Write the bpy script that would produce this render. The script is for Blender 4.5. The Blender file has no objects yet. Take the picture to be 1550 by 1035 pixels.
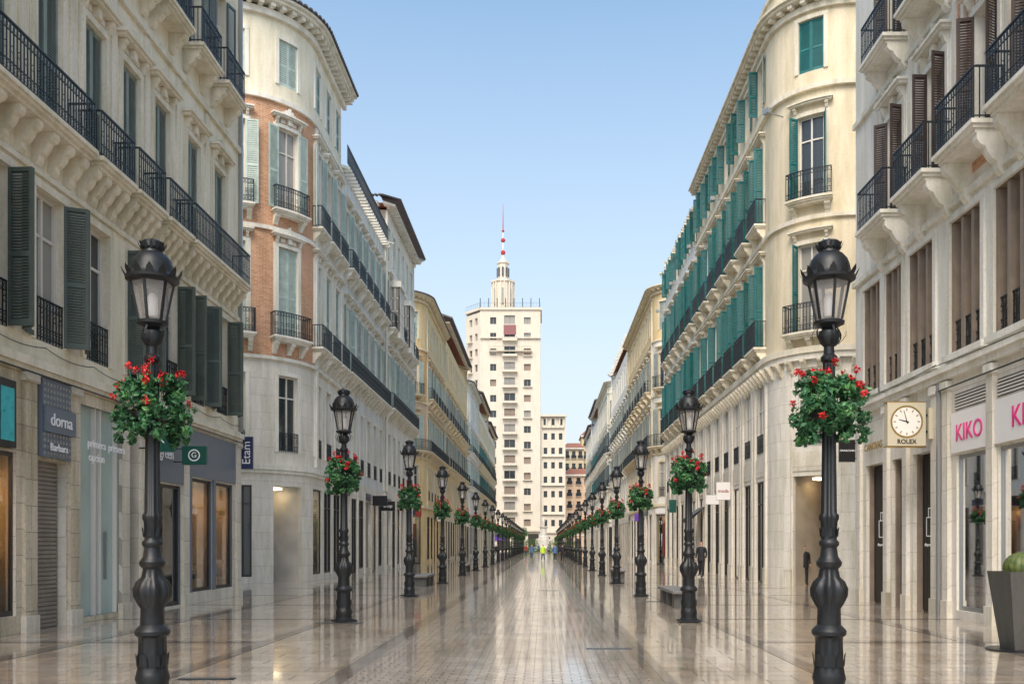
import bpy, math, random
from mathutils import Vector
random.seed(7)
pi=math.pi
scene=bpy.context.scene
# ------------------------------------------------------------------ materials
M={}
def newmat(name):
    m=bpy.data.materials.new(name); m.use_nodes=True
    nt=m.node_tree; p=nt.nodes['Principled BSDF']; M[name]=m
    return m,nt,p
def simple(name,col,rough=.6,metal=0.,emis=None,es=0,spec=None,var=0):
    m,nt,p=newmat(name)
    p.inputs['Base Color'].default_value=(*col,1); p.inputs['Roughness'].default_value=rough
    p.inputs['Metallic'].default_value=metal
    if spec is not None: p.inputs['Specular IOR Level'].default_value=spec
    if emis: p.inputs['Emission Color'].default_value=(*emis,1); p.inputs['Emission Strength'].default_value=es
    if var:
        tc=nt.nodes.new('ShaderNodeTexCoord'); n=nt.nodes.new('ShaderNodeTexNoise'); n.inputs['Scale'].default_value=var
        n.inputs['Detail'].default_value=5
        nt.links.new(tc.outputs['Object'],n.inputs['Vector'])
        mx=nt.nodes.new('ShaderNodeMix'); mx.data_type='RGBA'
        mx.inputs['A'].default_value=(*[c*.6 for c in col],1); mx.inputs['B'].default_value=(*[min(1,c*1.35) for c in col],1)
        nt.links.new(n.outputs['Fac'],mx.inputs['Factor']); nt.links.new(mx.outputs['Result'],p.inputs['Base Color'])
        mr=nt.nodes.new('ShaderNodeMapRange'); mr.inputs['To Min'].default_value=max(0,rough-.15); mr.inputs['To Max'].default_value=min(1,rough+.2)
        nt.links.new(n.outputs['Fac'],mr.inputs['Value']); nt.links.new(mr.outputs['Result'],p.inputs['Roughness'])
    return m
def dirty(nt,colsock,p,amount=.25,bumpsock=None,bump=.2,bd=.01):
    tc=nt.nodes.new('ShaderNodeTexCoord')
    mp=nt.nodes.new('ShaderNodeMapping'); mp.inputs['Scale'].default_value=(1.3,1.3,.22)
    nt.links.new(tc.outputs['Object'],mp.inputs['Vector'])
    n1=nt.nodes.new('ShaderNodeTexNoise'); n1.inputs['Scale'].default_value=1.6; n1.inputs['Detail'].default_value=8; n1.inputs['Roughness'].default_value=.65
    nt.links.new(mp.outputs['Vector'],n1.inputs['Vector'])
    n2=nt.nodes.new('ShaderNodeTexNoise'); n2.inputs['Scale'].default_value=14; n2.inputs['Detail'].default_value=6
    nt.links.new(tc.outputs['Object'],n2.inputs['Vector'])
    r1=nt.nodes.new('ShaderNodeMapRange'); r1.inputs['From Min'].default_value=.3; r1.inputs['From Max'].default_value=.58
    r1.inputs['To Min'].default_value=1-amount; r1.inputs['To Max'].default_value=1.0
    nt.links.new(n1.outputs['Fac'],r1.inputs['Value'])
    r2=nt.nodes.new('ShaderNodeMapRange'); r2.inputs['From Min'].default_value=.3; r2.inputs['From Max'].default_value=.7
    r2.inputs['To Min'].default_value=1-amount*.4; r2.inputs['To Max'].default_value=1.0
    nt.links.new(n2.outputs['Fac'],r2.inputs['Value'])
    mu=nt.nodes.new('ShaderNodeMath'); mu.operation='MULTIPLY'
    nt.links.new(r1.outputs['Result'],mu.inputs[0]); nt.links.new(r2.outputs['Result'],mu.inputs[1])
    mx=nt.nodes.new('ShaderNodeMix'); mx.data_type='RGBA'; mx.blend_type='MULTIPLY'; mx.inputs['Factor'].default_value=1
    nt.links.new(colsock,mx.inputs['A'])
    cc=nt.nodes.new('ShaderNodeCombineColor')
    pw=nt.nodes.new('ShaderNodeMath'); pw.operation='POWER'; pw.inputs[1].default_value=1.35
    nt.links.new(mu.outputs[0],pw.inputs[0])
    nt.links.new(mu.outputs[0],cc.inputs[0]); nt.links.new(mu.outputs[0],cc.inputs[1]); nt.links.new(pw.outputs[0],cc.inputs[2])
    nt.links.new(cc.outputs[0],mx.inputs['B'])
    nt.links.new(mx.outputs['Result'],p.inputs['Base Color'])
    b=nt.nodes.new('ShaderNodeBump'); b.inputs['Strength'].default_value=bump; b.inputs['Distance'].default_value=bd
    nt.links.new(n2.outputs['Fac'],b.inputs['Height'])
    if bumpsock is not None:
        b2=nt.nodes.new('ShaderNodeBump'); b2.inputs['Strength'].default_value=.6; b2.inputs['Distance'].default_value=.012; b2.invert=True
        nt.links.new(bumpsock,b2.inputs['Height']); nt.links.new(b.outputs['Normal'],b2.inputs['Normal'])
        nt.links.new(b2.outputs['Normal'],p.inputs['Normal'])
    else: nt.links.new(b.outputs['Normal'],p.inputs['Normal'])
def plaster(name,col,amount=.24,rough=.85):
    m,nt,p=newmat(name); p.inputs['Roughness'].default_value=rough
    rgb=nt.nodes.new('ShaderNodeRGB'); rgb.outputs[0].default_value=(*col,1)
    dirty(nt,rgb.outputs[0],p,amount)
def blocks(name,c1,c2,mortar,bw,rh,ms,amount=.22,rough=.8):
    m,nt,p=newmat(name); p.inputs['Roughness'].default_value=rough
    tc=nt.nodes.new('ShaderNodeTexCoord'); br=nt.nodes.new('ShaderNodeTexBrick')
    br.inputs['Color1'].default_value=(*c1,1); br.inputs['Color2'].default_value=(*c2,1); br.inputs['Mortar'].default_value=(*mortar,1)
    br.inputs['Scale'].default_value=1; br.inputs['Brick Width'].default_value=bw; br.inputs['Row Height'].default_value=rh
    br.inputs['Mortar Size'].default_value=ms
    nt.links.new(tc.outputs['UV'],br.inputs['Vector'])
    dirty(nt,br.outputs['Color'],p,amount,br.outputs['Fac'])
plaster('cream',(.85,.79,.64)); plaster('cream_trim',(.80,.74,.62),.3)
plaster('white_wall',(.86,.84,.79)); plaster('white_trim',(.84,.82,.76),.28)
plaster('yellow_wall',(.78,.68,.50)); plaster('ochre_wall',(.74,.46,.22)); plaster('pale_wall',(.82,.79,.73))
plaster('grey_wall',(.55,.56,.55)); plaster('yellow2',(.78,.60,.33)); plaster('tower_wall',(.68,.62,.52),.12)
plaster('bluewhite',(.74,.77,.78)); plaster('pink_wall',(.74,.54,.39)); plaster('pot_grey',(.10,.10,.10),.3,.55)
blocks('stone',(.77,.72,.63),(.68,.63,.55),(.42,.37,.31),1.15,.62,.006,.3,.7)
blocks('stone_pale',(.83,.79,.72),(.76,.72,.66),(.50,.45,.39),1.3,.75,.006,.28,.6)
blocks('brick',(.56,.25,.13),(.72,.38,.22),(.66,.53,.41),.26,.085,.011,.22,.9)
blocks('travertine',(.72,.64,.52),(.60,.52,.41),(.36,.31,.24),.9,.5,.008,.5,.8)
simple('iron',(.018,.028,.035),.45,.3); simple('lamp_iron',(.016,.019,.022),.42,.3,var=9)
simple('green_shutter',(.075,.10,.085),.6,var=4); simple('slate_shutter',(.09,.13,.14),.6,var=4)
simple('grey_green_blind',(.24,.29,.26),.6,var=4)
simple('teal_shutter',(.012,.14,.14),.5,var=4); simple('pale_shutter',(.44,.54,.49),.6,var=4)
simple('brown_shutter',(.055,.035,.028),.55,var=4); simple('grey_shutter',(.30,.34,.31),.6,var=4)
simple('frame_white',(.65,.63,.57),.5); simple('frame_taupe',(.27,.215,.165),.5,var=3); simple('frame_dark',(.04,.035,.03),.4)
simple('frame_steel',(.35,.36,.36),.35,.6)
simple('glass',(.03,.04,.045),.04,spec=.7); simple('glass_curtain',(.30,.29,.26),.12,spec=.8)
simple('roof_tile',(.32,.13,.08),.85,var=3); simple('tile_dark',(.10,.09,.09),.7,var=5); simple('flat_roof',(.3,.25,.2),.9)
simple('room',(.42,.36,.28),.8,var=1.5); simple('room_dark',(.05,.045,.045),.8); simple('room_white',(.6,.58,.53),.7,var=1.2)
simple('glow_warm',(1,.8,.5),.5,emis=(1,.76,.44),es=4.0); simple('glow_soft',(1,.9,.7),.5,emis=(1,.9,.72),es=2.2)
simple('frosted',(.42,.53,.49),.15,spec=.7,var=.6); simple('roller',(.27,.24,.21),.5,.2,var=3)
simple('door_red',(.16,.05,.03),.4,var=3); simple('black',(.012,.012,.014),.35); simple('sign_white',(.8,.79,.77),.35)
simple('sign_green',(.01,.08,.06),.35); simple('sign_blue',(.02,.03,.09),.35); simple('aqua',(.03,.45,.48),.3,var=6)
simple('gold',(.55,.38,.12),.3,.8); simple('letter_white',(.85,.85,.85),.4); simple('letter_pink',(.75,.03,.25),.4)
simple('clock_face',(.85,.83,.76),.3); simple('clock_body',(.62,.57,.42),.35,.1); simple('slate_sign',(.13,.16,.20),.35)
simple('red_petal',(.62,.012,.012),.5); simple('red_dark',(.3,.005,.01),.5)
simple('purple',(.15,.05,.4),.4); simple('spire_red',(.45,.03,.03),.5); simple('stone_white',(.72,.70,.64),.7,var=3)
simple('bench_grey',(.17,.165,.16),.35,var=3)
simple('skin',(.55,.33,.23),.6); simple('hair',(.03,.02,.015),.6); simple('suit',(.012,.013,.017),.7); simple('shirt_blue',(.08,.16,.3),.8)
simple('hivis',(.55,.8,.05),.7); simple('jeans',(.05,.07,.12),.8); simple('grey_cloth',(.2,.2,.2),.8); simple('red_cloth',(.35,.05,.04),.8)
simple('mauve',(.25,.10,.10),.6)
def leafmat(name,c1,c2):
    m,nt,p=newmat(name); tc=nt.nodes.new('ShaderNodeTexCoord'); n=nt.nodes.new('ShaderNodeTexNoise'); n.inputs['Scale'].default_value=9
    nt.links.new(tc.outputs['Object'],n.inputs['Vector'])
    r=nt.nodes.new('ShaderNodeValToRGB'); r.color_ramp.elements[0].position=.35; r.color_ramp.elements[0].color=(*c1,1)
    r.color_ramp.elements[1].position=.65; r.color_ramp.elements[1].color=(*c2,1)
    nt.links.new(n.outputs['Fac'],r.inputs['Fac']); nt.links.new(r.outputs['Color'],p.inputs['Base Color']); p.inputs['Roughness'].default_value=.55
leafmat('leaf',(.012,.065,.025),(.04,.15,.05)); leafmat('leaf2',(.02,.12,.06),(.09,.24,.07)); leafmat('hedge',(.03,.09,.012),(.14,.26,.03))
leafmat('cactus',(.05,.09,.02),(.12,.15,.04))
def clearglass(name,tint=(.88,.92,.92),dens=.14,rough=.02):
    m=bpy.data.materials.new(name); m.use_nodes=True; nt=m.node_tree; nt.nodes.clear(); M[name]=m
    o=nt.nodes.new('ShaderNodeOutputMaterial'); t=nt.nodes.new('ShaderNodeBsdfTransparent'); t.inputs[0].default_value=(*tint,1)
    g=nt.nodes.new('ShaderNodeBsdfGlossy'); g.inputs['Roughness'].default_value=rough
    fr=nt.nodes.new('ShaderNodeFresnel'); fr.inputs[0].default_value=1.5
    ad=nt.nodes.new('ShaderNodeMath'); ad.operation='ADD'; ad.inputs[1].default_value=dens; ad.use_clamp=True
    nt.links.new(fr.outputs[0],ad.inputs[0]); mx=nt.nodes.new('ShaderNodeMixShader')
    nt.links.new(ad.outputs[0],mx.inputs[0]); nt.links.new(t.outputs[0],mx.inputs[1]); nt.links.new(g.outputs[0],mx.inputs[2]); nt.links.new(mx.outputs[0],o.inputs[0])
clearglass('shop_glass')
def lampglass():
    m=bpy.data.materials.new('lamp_glass'); m.use_nodes=True; nt=m.node_tree; nt.nodes.clear(); M['lamp_glass']=m
    o=nt.nodes.new('ShaderNodeOutputMaterial'); t=nt.nodes.new('ShaderNodeBsdfTransparent'); t.inputs[0].default_value=(.93,.93,.93,1)
    g=nt.nodes.new('ShaderNodeBsdfPrincipled'); g.inputs['Base Color'].default_value=(.55,.53,.5,1); g.inputs['Roughness'].default_value=.12
    mx=nt.nodes.new('ShaderNodeMixShader'); mx.inputs[0].default_value=.34
    nt.links.new(t.outputs[0],mx.inputs[1]); nt.links.new(g.outputs[0],mx.inputs[2]); nt.links.new(mx.outputs[0],o.inputs[0])
lampglass()
def paving(name,c1,c2,c3,mortar,bw,rh,ms,rough,rot=0,bump=.3):
    m,nt,p=newmat(name)
    tc=nt.nodes.new('ShaderNodeTexCoord'); mp=nt.nodes.new('ShaderNodeMapping'); mp.inputs['Rotation'].default_value=(0,0,rot)
    nt.links.new(tc.outputs['Object'],mp.inputs['Vector'])
    br=nt.nodes.new('ShaderNodeTexBrick')
    br.inputs['Color1'].default_value=(*c1,1); br.inputs['Color2'].default_value=(*c2,1); br.inputs['Mortar'].default_value=(*mortar,1)
    br.inputs['Scale'].default_value=1; br.inputs['Brick Width'].default_value=bw; br.inputs['Row Height'].default_value=rh; br.inputs['Mortar Size'].default_value=ms
    br.inputs['Bias'].default_value=-.1
    nt.links.new(mp.outputs['Vector'],br.inputs['Vector'])
    n=nt.nodes.new('ShaderNodeTexNoise'); n.inputs['Scale'].default_value=.45; n.inputs['Detail'].default_value=7; n.inputs['Roughness'].default_value=.6
    nt.links.new(tc.outputs['Object'],n.inputs['Vector'])
    n2=nt.nodes.new('ShaderNodeTexNoise'); n2.inputs['Scale'].default_value=5; n2.inputs['Detail'].default_value=8; n2.inputs['Distortion'].default_value=1.5
    nt.links.new(tc.outputs['Object'],n2.inputs['Vector'])
    mr=nt.nodes.new('ShaderNodeMapRange'); mr.inputs['From Min'].default_value=.42; mr.inputs['From Max'].default_value=.62; mr.inputs['To Min'].default_value=0; mr.inputs['To Max'].default_value=.9
    nt.links.new(n.outputs['Fac'],mr.inputs['Value'])
    mx=nt.nodes.new('ShaderNodeMix'); mx.data_type='RGBA'; mx.blend_type='MULTIPLY'
    nt.links.new(mr.outputs['Result'],mx.inputs['Factor']); nt.links.new(br.outputs['Color'],mx.inputs['A']); mx.inputs['B'].default_value=(*c3,1)
    mr2=nt.nodes.new('ShaderNodeMapRange'); mr2.inputs['From Min'].default_value=.3; mr2.inputs['From Max'].default_value=.7; mr2.inputs['To Min'].default_value=.72; mr2.inputs['To Max'].default_value=1.12
    nt.links.new(n2.outputs['Fac'],mr2.inputs['Value'])
    mx2=nt.nodes.new('ShaderNodeMix'); mx2.data_type='RGBA'; mx2.blend_type='MULTIPLY'; mx2.inputs['Factor'].default_value=1
    nt.links.new(mx.outputs['Result'],mx2.inputs['A']); nt.links.new(mr2.outputs['Result'],mx2.inputs['B'])
    nt.links.new(mx2.outputs['Result'],p.inputs['Base Color'])
    rr=nt.nodes.new('ShaderNodeMapRange'); rr.inputs['From Min'].default_value=.3; rr.inputs['From Max'].default_value=.7
    rr.inputs['To Min'].default_value=rough*.5; rr.inputs['To Max'].default_value=rough*1.7
    n3=nt.nodes.new('ShaderNodeTexNoise'); n3.inputs['Scale'].default_value=1.8; n3.inputs['Detail'].default_value=6
    nt.links.new(tc.outputs['Object'],n3.inputs['Vector']); nt.links.new(n3.outputs['Fac'],rr.inputs['Value'])
    ra=nt.nodes.new('ShaderNodeMath'); ra.operation='MULTIPLY_ADD'; ra.inputs[1].default_value=.35
    nt.links.new(br.outputs['Fac'],ra.inputs[0]); nt.links.new(rr.outputs['Result'],ra.inputs[2]); nt.links.new(ra.outputs[0],p.inputs['Roughness'])
    b=nt.nodes.new('ShaderNodeBump'); b.inputs['Strength'].default_value=bump; b.inputs['Distance'].default_value=.004; b.invert=True
    nt.links.new(br.outputs['Fac'],b.inputs['Height'])
    b2=nt.nodes.new('ShaderNodeBump'); b2.inputs['Strength'].default_value=.05; b2.inputs['Distance'].default_value=.01
    nt.links.new(n2.outputs['Fac'],b2.inputs['Height']); nt.links.new(b.outputs['Normal'],b2.inputs['Normal']); nt.links.new(b2.outputs['Normal'],p.inputs['Normal'])
    p.inputs['Specular IOR Level'].default_value=1.0
    p.inputs['Coat Weight'].default_value=.5; p.inputs['Coat Roughness'].default_value=.05
paving('marble',(.60,.53,.44),(.43,.38,.315),(.76,.69,.60),(.16,.13,.10),.8,.4,.009,.10,0)
paving('marble_band',(.27,.24,.21),(.22,.195,.17),(.8,.75,.7),(.13,.11,.09),.6,.3,.006,.11,pi/2)
paving('pavers',(.50,.445,.385),(.34,.30,.26),(.8,.75,.68),(.12,.10,.085),.24,.13,.009,.16,0,.5)
paving('ground_far',(.42,.38,.33),(.38,.34,.3),(.8,.8,.8),(.25,.22,.2),1.2,.6,.01,.5)

# ------------------------------------------------------------------ builder
class G:
    def __init__(s,name): s.name=name; s.b={}; s.extra=[]
    def buck(s,m):
        if m not in s.b: s.b[m]=([],[],[])
        return s.b[m]
    def face(s,m,pts,uv=None):
        V,F,U=s.buck(m); n=len(V); V.extend(pts); F.append(tuple(range(n,n+len(pts))))
        U.extend(uv if uv else [(p[0]+p[1],p[2]) for p in pts])
    def mesh(s,m,verts,faces):
        V,F,U=s.buck(m); n=len(V); V.extend(verts); F.extend([tuple(i+n for i in f) for f in faces]); U.extend([(p[0]+p[1],p[2]) for p in verts])
    def box(s,m,x0,x1,y0,y1,z0,z1):
        v=[(x0,y0,z0),(x1,y0,z0),(x1,y1,z0),(x0,y1,z0),(x0,y0,z1),(x1,y0,z1),(x1,y1,z1),(x0,y1,z1)]
        s.mesh(m,v,[(0,3,2,1),(4,5,6,7),(0,1,5,4),(1,2,6,5),(2,3,7,6),(3,0,4,7)])
    def finish(s,smooth=(),single=False,bevel=None):
        par=None
        if not single:
            par=bpy.data.objects.new(s.name,None); scene.collection.objects.link(par)
        outs=[]
        if single:
            V=[];F=[];U=[];MI=[];ms=[]
            for i,(m,(v,f,u)) in enumerate(s.b.items()):
                n=len(V); V+=v; U+=u; F+=[tuple(a+n for a in x) for x in f]; MI+=[i]*len(f); ms.append(m)
            me=bpy.data.meshes.new(s.name); me.from_pydata(V,[],F)
            for m in ms: me.materials.append(M[m])
            me.polygons.foreach_set('material_index',MI)
            ob=bpy.data.objects.new(s.name,me); scene.collection.objects.link(ob); fixuv(me,U)
            if smooth: me.polygons.foreach_set('use_smooth',[True]*len(F))
            return ob
        for m,(V,F,U) in s.b.items():
            me=bpy.data.meshes.new(m); me.from_pydata(V,[],F); me.materials.append(M[m]); fixuv(me,U)
            if m in smooth: me.polygons.foreach_set('use_smooth',[True]*len(F))
            ob=bpy.data.objects.new(s.name+'_'+m,me); scene.collection.objects.link(ob); ob.parent=par; outs.append(ob)
        for e in s.extra: e.parent=par
        return par
def fixuv(me,U):
    l=me.uv_layers.new(name='UVMap'); vi=[0]*len(me.loops); me.loops.foreach_get('vertex_index',vi)
    fl=[]
    for i in vi: fl.extend(U[i])
    l.data.foreach_set('uv',fl)
class Path:
    def __init__(s,side,X0,Y0,Y1,R=0,D=14):
        s.s=side;s.X0=X0;s.Y0=Y0;s.Y1=Y1;s.R=R;s.L=pi*R/2;s.D=D;s.W=D-R;s.end=s.uY(Y1)
    def uY(s,Y): return s.L+(Y-s.Y0-s.R)
    def __call__(s,u,o,z):
        if u<0: X=s.X0+s.R-u; Y=s.Y0-o
        elif u<s.L:
            a=u/s.R; X=s.X0+s.R-(s.R+o)*math.sin(a); Y=s.Y0+s.R-(s.R+o)*math.cos(a)
        else: X=s.X0-o; Y=s.Y0+s.R+(u-s.L)
        return (s.s*X,Y,z)
    def sub(s,u0,u1):
        us=[u0]
        if s.R:
            n=max(4,int(s.L/.3))
            for i in range(n+1):
                v=s.L*i/n
                if u0+1e-4<v<u1-1e-4: us.append(v)
        us.append(u1); return us
class Line:
    def __init__(s,p,q):
        s.p=p; dx=q[0]-p[0]; dy=q[1]-p[1]; s.len=math.hypot(dx,dy); s.d=(dx/s.len,dy/s.len); s.n=(s.d[1],-s.d[0]); s.end=s.len
    def __call__(s,u,o,z): return (s.p[0]+s.d[0]*u+s.n[0]*o,s.p[1]+s.d[1]*u+s.n[1]*o,z)
    def sub(s,u0,u1): return [u0,u1]
def prism(g,m,f,u0,u1,o0,o1,z0,z1,caps=True):
    us=f.sub(u0,u1)
    for i in range(len(us)-1):
        a,b=us[i],us[i+1]
        P=[f(a,o0,z0),f(b,o0,z0),f(b,o1,z0),f(a,o1,z0),f(a,o0,z1),f(b,o0,z1),f(b,o1,z1),f(a,o1,z1)]
        UV=[(a,z0),(b,z0),(b,z0+.1),(a,z0+.1),(a,z1),(b,z1),(b,z1),(a,z1)]
        V,F,U=g.buck(m); n=len(V); V.extend(P); U.extend(UV)
        fs=[(0,3,2,1),(4,5,6,7),(3,2,6,7)]
        if caps:
            if i==0: fs.append((0,3,7,4))
            if i==len(us)-2: fs.append((1,2,6,5))
        if o0>0.005: fs.append((0,1,5,4))
        F.extend([tuple(k+n for k in x) for x in fs])
def quad(g,m,f,u0,u1,o,z0,z1):
    us=f.sub(u0,u1)
    for i in range(len(us)-1):
        a,b=us[i],us[i+1]
        g.face(m,[f(a,o,z0),f(b,o,z0),f(b,o,z1),f(a,o,z1)],[(a,z0),(b,z0),(b,z1),(a,z1)])
def wall(g,f,u0,u1,z0,z1,m,holes):
    hs=[h for h in holes if h[0]<u1 and h[1]>u0]
    us=set(f.sub(u0,u1)); zs={z0,z1}
    for h in hs:
        for v in h[:2]:
            if u0<v<u1: us.add(v)
        for v in h[2:4]:
            if z0<v<z1: zs.add(v)
    us=sorted(us); zs=sorted(zs)
    for i in range(len(us)-1):
        if us[i+1]-us[i]<1e-5: continue
        cu=(us[i]+us[i+1])/2; k=0
        while k<len(zs)-1:
            def solid(j): 
                cz=(zs[j]+zs[j+1])/2
                return not any(h[0]<cu<h[1] and h[2]<cz<h[3] for h in hs)
            if not solid(k): k+=1; continue
            e=k
            while e+1<len(zs)-1 and solid(e+1): e+=1
            a,b=us[i],us[i+1]
            g.face(m,[f(a,0,zs[k]),f(b,0,zs[k]),f(b,0,zs[e+1]),f(a,0,zs[e+1])],[(a,zs[k]),(b,zs[k]),(b,zs[e+1]),(a,zs[e+1])])
            k=e+1
def reveal(g,f,h,d,m):
    u0,u1,z0,z1=h
    for u in(u0,u1): g.face(m,[f(u,0,z0),f(u,-d,z0),f(u,-d,z1),f(u,0,z1)],[(0,z0),(d,z0),(d,z1),(0,z1)])
    us=f.sub(u0,u1)
    for z in(z0,z1):
        for i in range(len(us)-1):
            g.face(m,[f(us[i],0,z),f(us[i+1],0,z),f(us[i+1],-d,z),f(us[i],-d,z)],[(us[i],0),(us[i+1],0),(us[i+1],d),(us[i],d)])
def windowfill(g,f,h,d,fm='frame_white',gm='glass',cols=2,trans=.72,fw=.07):
    u0,u1,z0,z1=h
    quad(g,gm,f,u0,u1,-d,z0,z1)
    e=.003
    prism(g,fm,f,u0+e,u0+fw,-d+.002,-d+.06,z0+e,z1-e); prism(g,fm,f,u1-fw,u1-e,-d+.002,-d+.06,z0+e,z1-e)
    prism(g,fm,f,u0+fw+e,u1-fw-e,-d+.002,-d+.055,z0+e,z0+fw*1.3); prism(g,fm,f,u0+fw+e,u1-fw-e,-d+.002,-d+.055,z1-fw,z1-e)
    for i in range(1,cols):
        u=u0+(u1-u0)*i/cols; prism(g,fm,f,u-fw*.5,u+fw*.5,-d+.004,-d+.065,z0+fw*1.3+e,z1-fw-e)
    if trans:
        z=z0+(z1-z0)*trans; prism(g,fm,f,u0+fw+e,u1-fw-e,-d+.002,-d+.05,z-.03,z+.03)
def leaf(g,f,u,o,ang,w,z0,z1,m,slats=True):
    c,s=math.cos(ang),math.sin(ang)
    def q(a,b,z): return f(u+c*a-s*b,o+s*a+c*b,z)
    def bx(a0,a1,b0,b1,za,zb):
        P=[q(a0,b0,za),q(a1,b0,za),q(a1,b1,za),q(a0,b1,za),q(a0,b0,zb),q(a1,b0,zb),q(a1,b1,zb),q(a0,b1,zb)]
        g.mesh(m,P,[(0,3,2,1),(4,5,6,7),(0,1,5,4),(1,2,6,5),(2,3,7,6),(3,0,4,7)])
    t=.02
    if not slats:
        bx(0,w,-t,t,z0,z1); return
    st=.06; bx(0,st,-t,t,z0,z1); bx(w-st,w,-t,t,z0,z1)
    zm=z0+(z1-z0)*.45
    for za,zb in((z0,z0+.1),(zm-.04,zm+.04),(z1-.08,z1)): bx(st+.001,w-st-.001,-t+.002,t-.002,za,zb)
    for za,zb in((z0+.1,zm-.04),(zm+.04,z1-.08)):
        n=max(3,int((zb-za)/slats)); p=(zb-za)/n
        for i in range(n):
            z=za+i*p
            g.face(m,[q(st,-t*.8,z+p*1.05),q(w-st,-t*.8,z+p*1.05),q(w-st,t*.8,z),q(st,t*.8,z)])
def surround(g,f,h,m,kind,lod=0):
    u0,u1,z0,z1=h; t=.17; e=.003
    prism(g,m,f,u0-t,u0-e,-.01,.06,z0,z1+e); prism(g,m,f,u1+e,u1+t,-.01,.06,z0,z1+e)
    prism(g,m,f,u0-t,u1+t,-.01,.065,z1+e*2,z1+t)
    if kind=='flat': return
    if lod==0:
        prism(g,m,f,u0-t-.06,u0-t-e,-.01,.03,z0,z1+t); prism(g,m,f,u1+t+e,u1+t+.06,-.01,.03,z0,z1+t)
    for u in(u0-t*.5,u1+t*.5):
        corbel(g,f,u,.12,.2,z1+.42,.4,m)
    prism(g,m,f,u0-t-.12,u1+t+.12,-.01,.24,z1+.43,z1+.5); prism(g,m,f,u0-t-.17,u1+t+.17,-.01,.30,z1+.503,z1+.57)
    if kind=='orn':
        uc=(u0+u1)/2
        for k in range(-3,4):
            hgt=.36-.10*abs(k); prism(g,m,f,uc+k*.14-.06,uc+k*.14+.06,-.01,.14-.02*abs(k),z1+.57+e,z1+.57+hgt)
        prism(g,m,f,uc-.1,uc+.1,-.01,.15,z1+t+.02,z1+.42)
        for s_ in(-1,1): prism(g,m,f,uc+s_*.3-.12,uc+s_*.3+.12,-.01,.05,z1+t+.05,z1+.38)
def corbel(g,f,u,w,d,zt,hh,m):
    pr=[(-.01,0),(d,0),(d,-.16),(d*.9,-.27),(d*.72,-.33),(d*.66,-.45),(d*.5,-.62),(d*.33,-.7),(d*.3,-.86),(d*.15,-1),(-.01,-1)]
    a=[f(u-w/2,o,zt+z*hh) for o,z in pr]; b=[f(u+w/2,o,zt+z*hh) for o,z in pr]; n=len(pr)
    fs=[tuple(range(n)),tuple(range(n,2*n))]+[(i,i+1,n+i+1,n+i) for i in range(n-1)]
    g.mesh(m,a+b,fs)
def bar(g,f,u,o,z0,z1,r=.011,m='iron'):
    P=[f(u-r,o-r,z0),f(u+r,o-r,z0),f(u+r,o+r,z0),f(u-r,o+r,z0),f(u-r,o-r,z1),f(u+r,o-r,z1),f(u+r,o+r,z1),f(u-r,o+r,z1)]
    g.mesh(m,P,[(0,1,5,4),(1,2,6,5),(2,3,7,6),(3,0,4,7)])
def ring(g,f,u,o,z,r,m='iron',t=.009,n=8):
    for i in range(n):
        a0=2*pi*i/n; a1=2*pi*(i+1)/n
        g.face(m,[f(u+(r-t)*math.cos(a0),o+.008,z+(r-t)*math.sin(a0)),f(u+(r-t)*math.cos(a1),o+.008,z+(r-t)*math.sin(a1)),f(u+(r+t)*math.cos(a1),o+.008,z+(r+t)*math.sin(a1)),f(u+(r+t)*math.cos(a0),o+.008,z+(r+t)*math.sin(a0))])
def railing(g,f,u0,u1,o,z,h,lod=0,m='iron',sides=None,bs=None):
    sp=bs or (.11,.15,.24)[lod]; r=(.010,.012,.016)[lod]
    prism(g,m,f,u0,u1,o-.022,o+.022,z+h-.035,z+h); prism(g,m,f,u0,u1,o-.014,o+.014,z+.06,z+.085)
    n=max(2,int((u1-u0)/sp))
    for i in range(n+1): bar(g,f,u0+(u1-u0)*i/n,o,z+.0,z+h-.03,r,m)
    if lod<2:
        prism(g,m,f,u0,u1,o-.012,o+.012,z+h-.2,z+h-.18); prism(g,m,f,u0,u1,o-.012,o+.012,z+.26,z+.28)
        if lod==0:
            for i in range(n):
                uu=u0+(u1-u0)*(i+.5)/n
                ring(g,f,uu,o,z+h-.11,.045,m); ring(g,f,uu,o,z+.17,.05,m)
                if i%2==0: ring(g,f,uu,o,z+.5,.06,m,.012)
    if sides is not None:
        for u in(u0,u1):
            prism(g,m,f,u-.02,u+.02,sides,o-.023,z+h-.035,z+h-.001); prism(g,m,f,u-.012,u+.012,sides,o-.02,z+.062,z+.083)
            k=max(2,int((o-sides)/sp))
            for i in range(k): bar(g,f,u,sides+(o-sides)*i/k,z,z+h-.03,r,m)
def balcony(g,f,u0,u1,z,d,h,lod,stone,corbs=None,ch=.7,iron='iron'):
    prism(g,stone,f,u0,u1,-.01,d,z-.09,z); prism(g,stone,f,u0+.05,u1-.05,-.01,d-.05,z-.16,z-.092); prism(g,stone,f,u0+.1,u1-.1,-.01,d-.12,z-.24,z-.163)
    for c in(corbs or []): corbel(g,f,c,.2,d-.16,z-.243,ch,stone)
    railing(g,f,u0+.05,u1-.05,d-.07,z,h,lod,iron,sides=.0)
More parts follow.
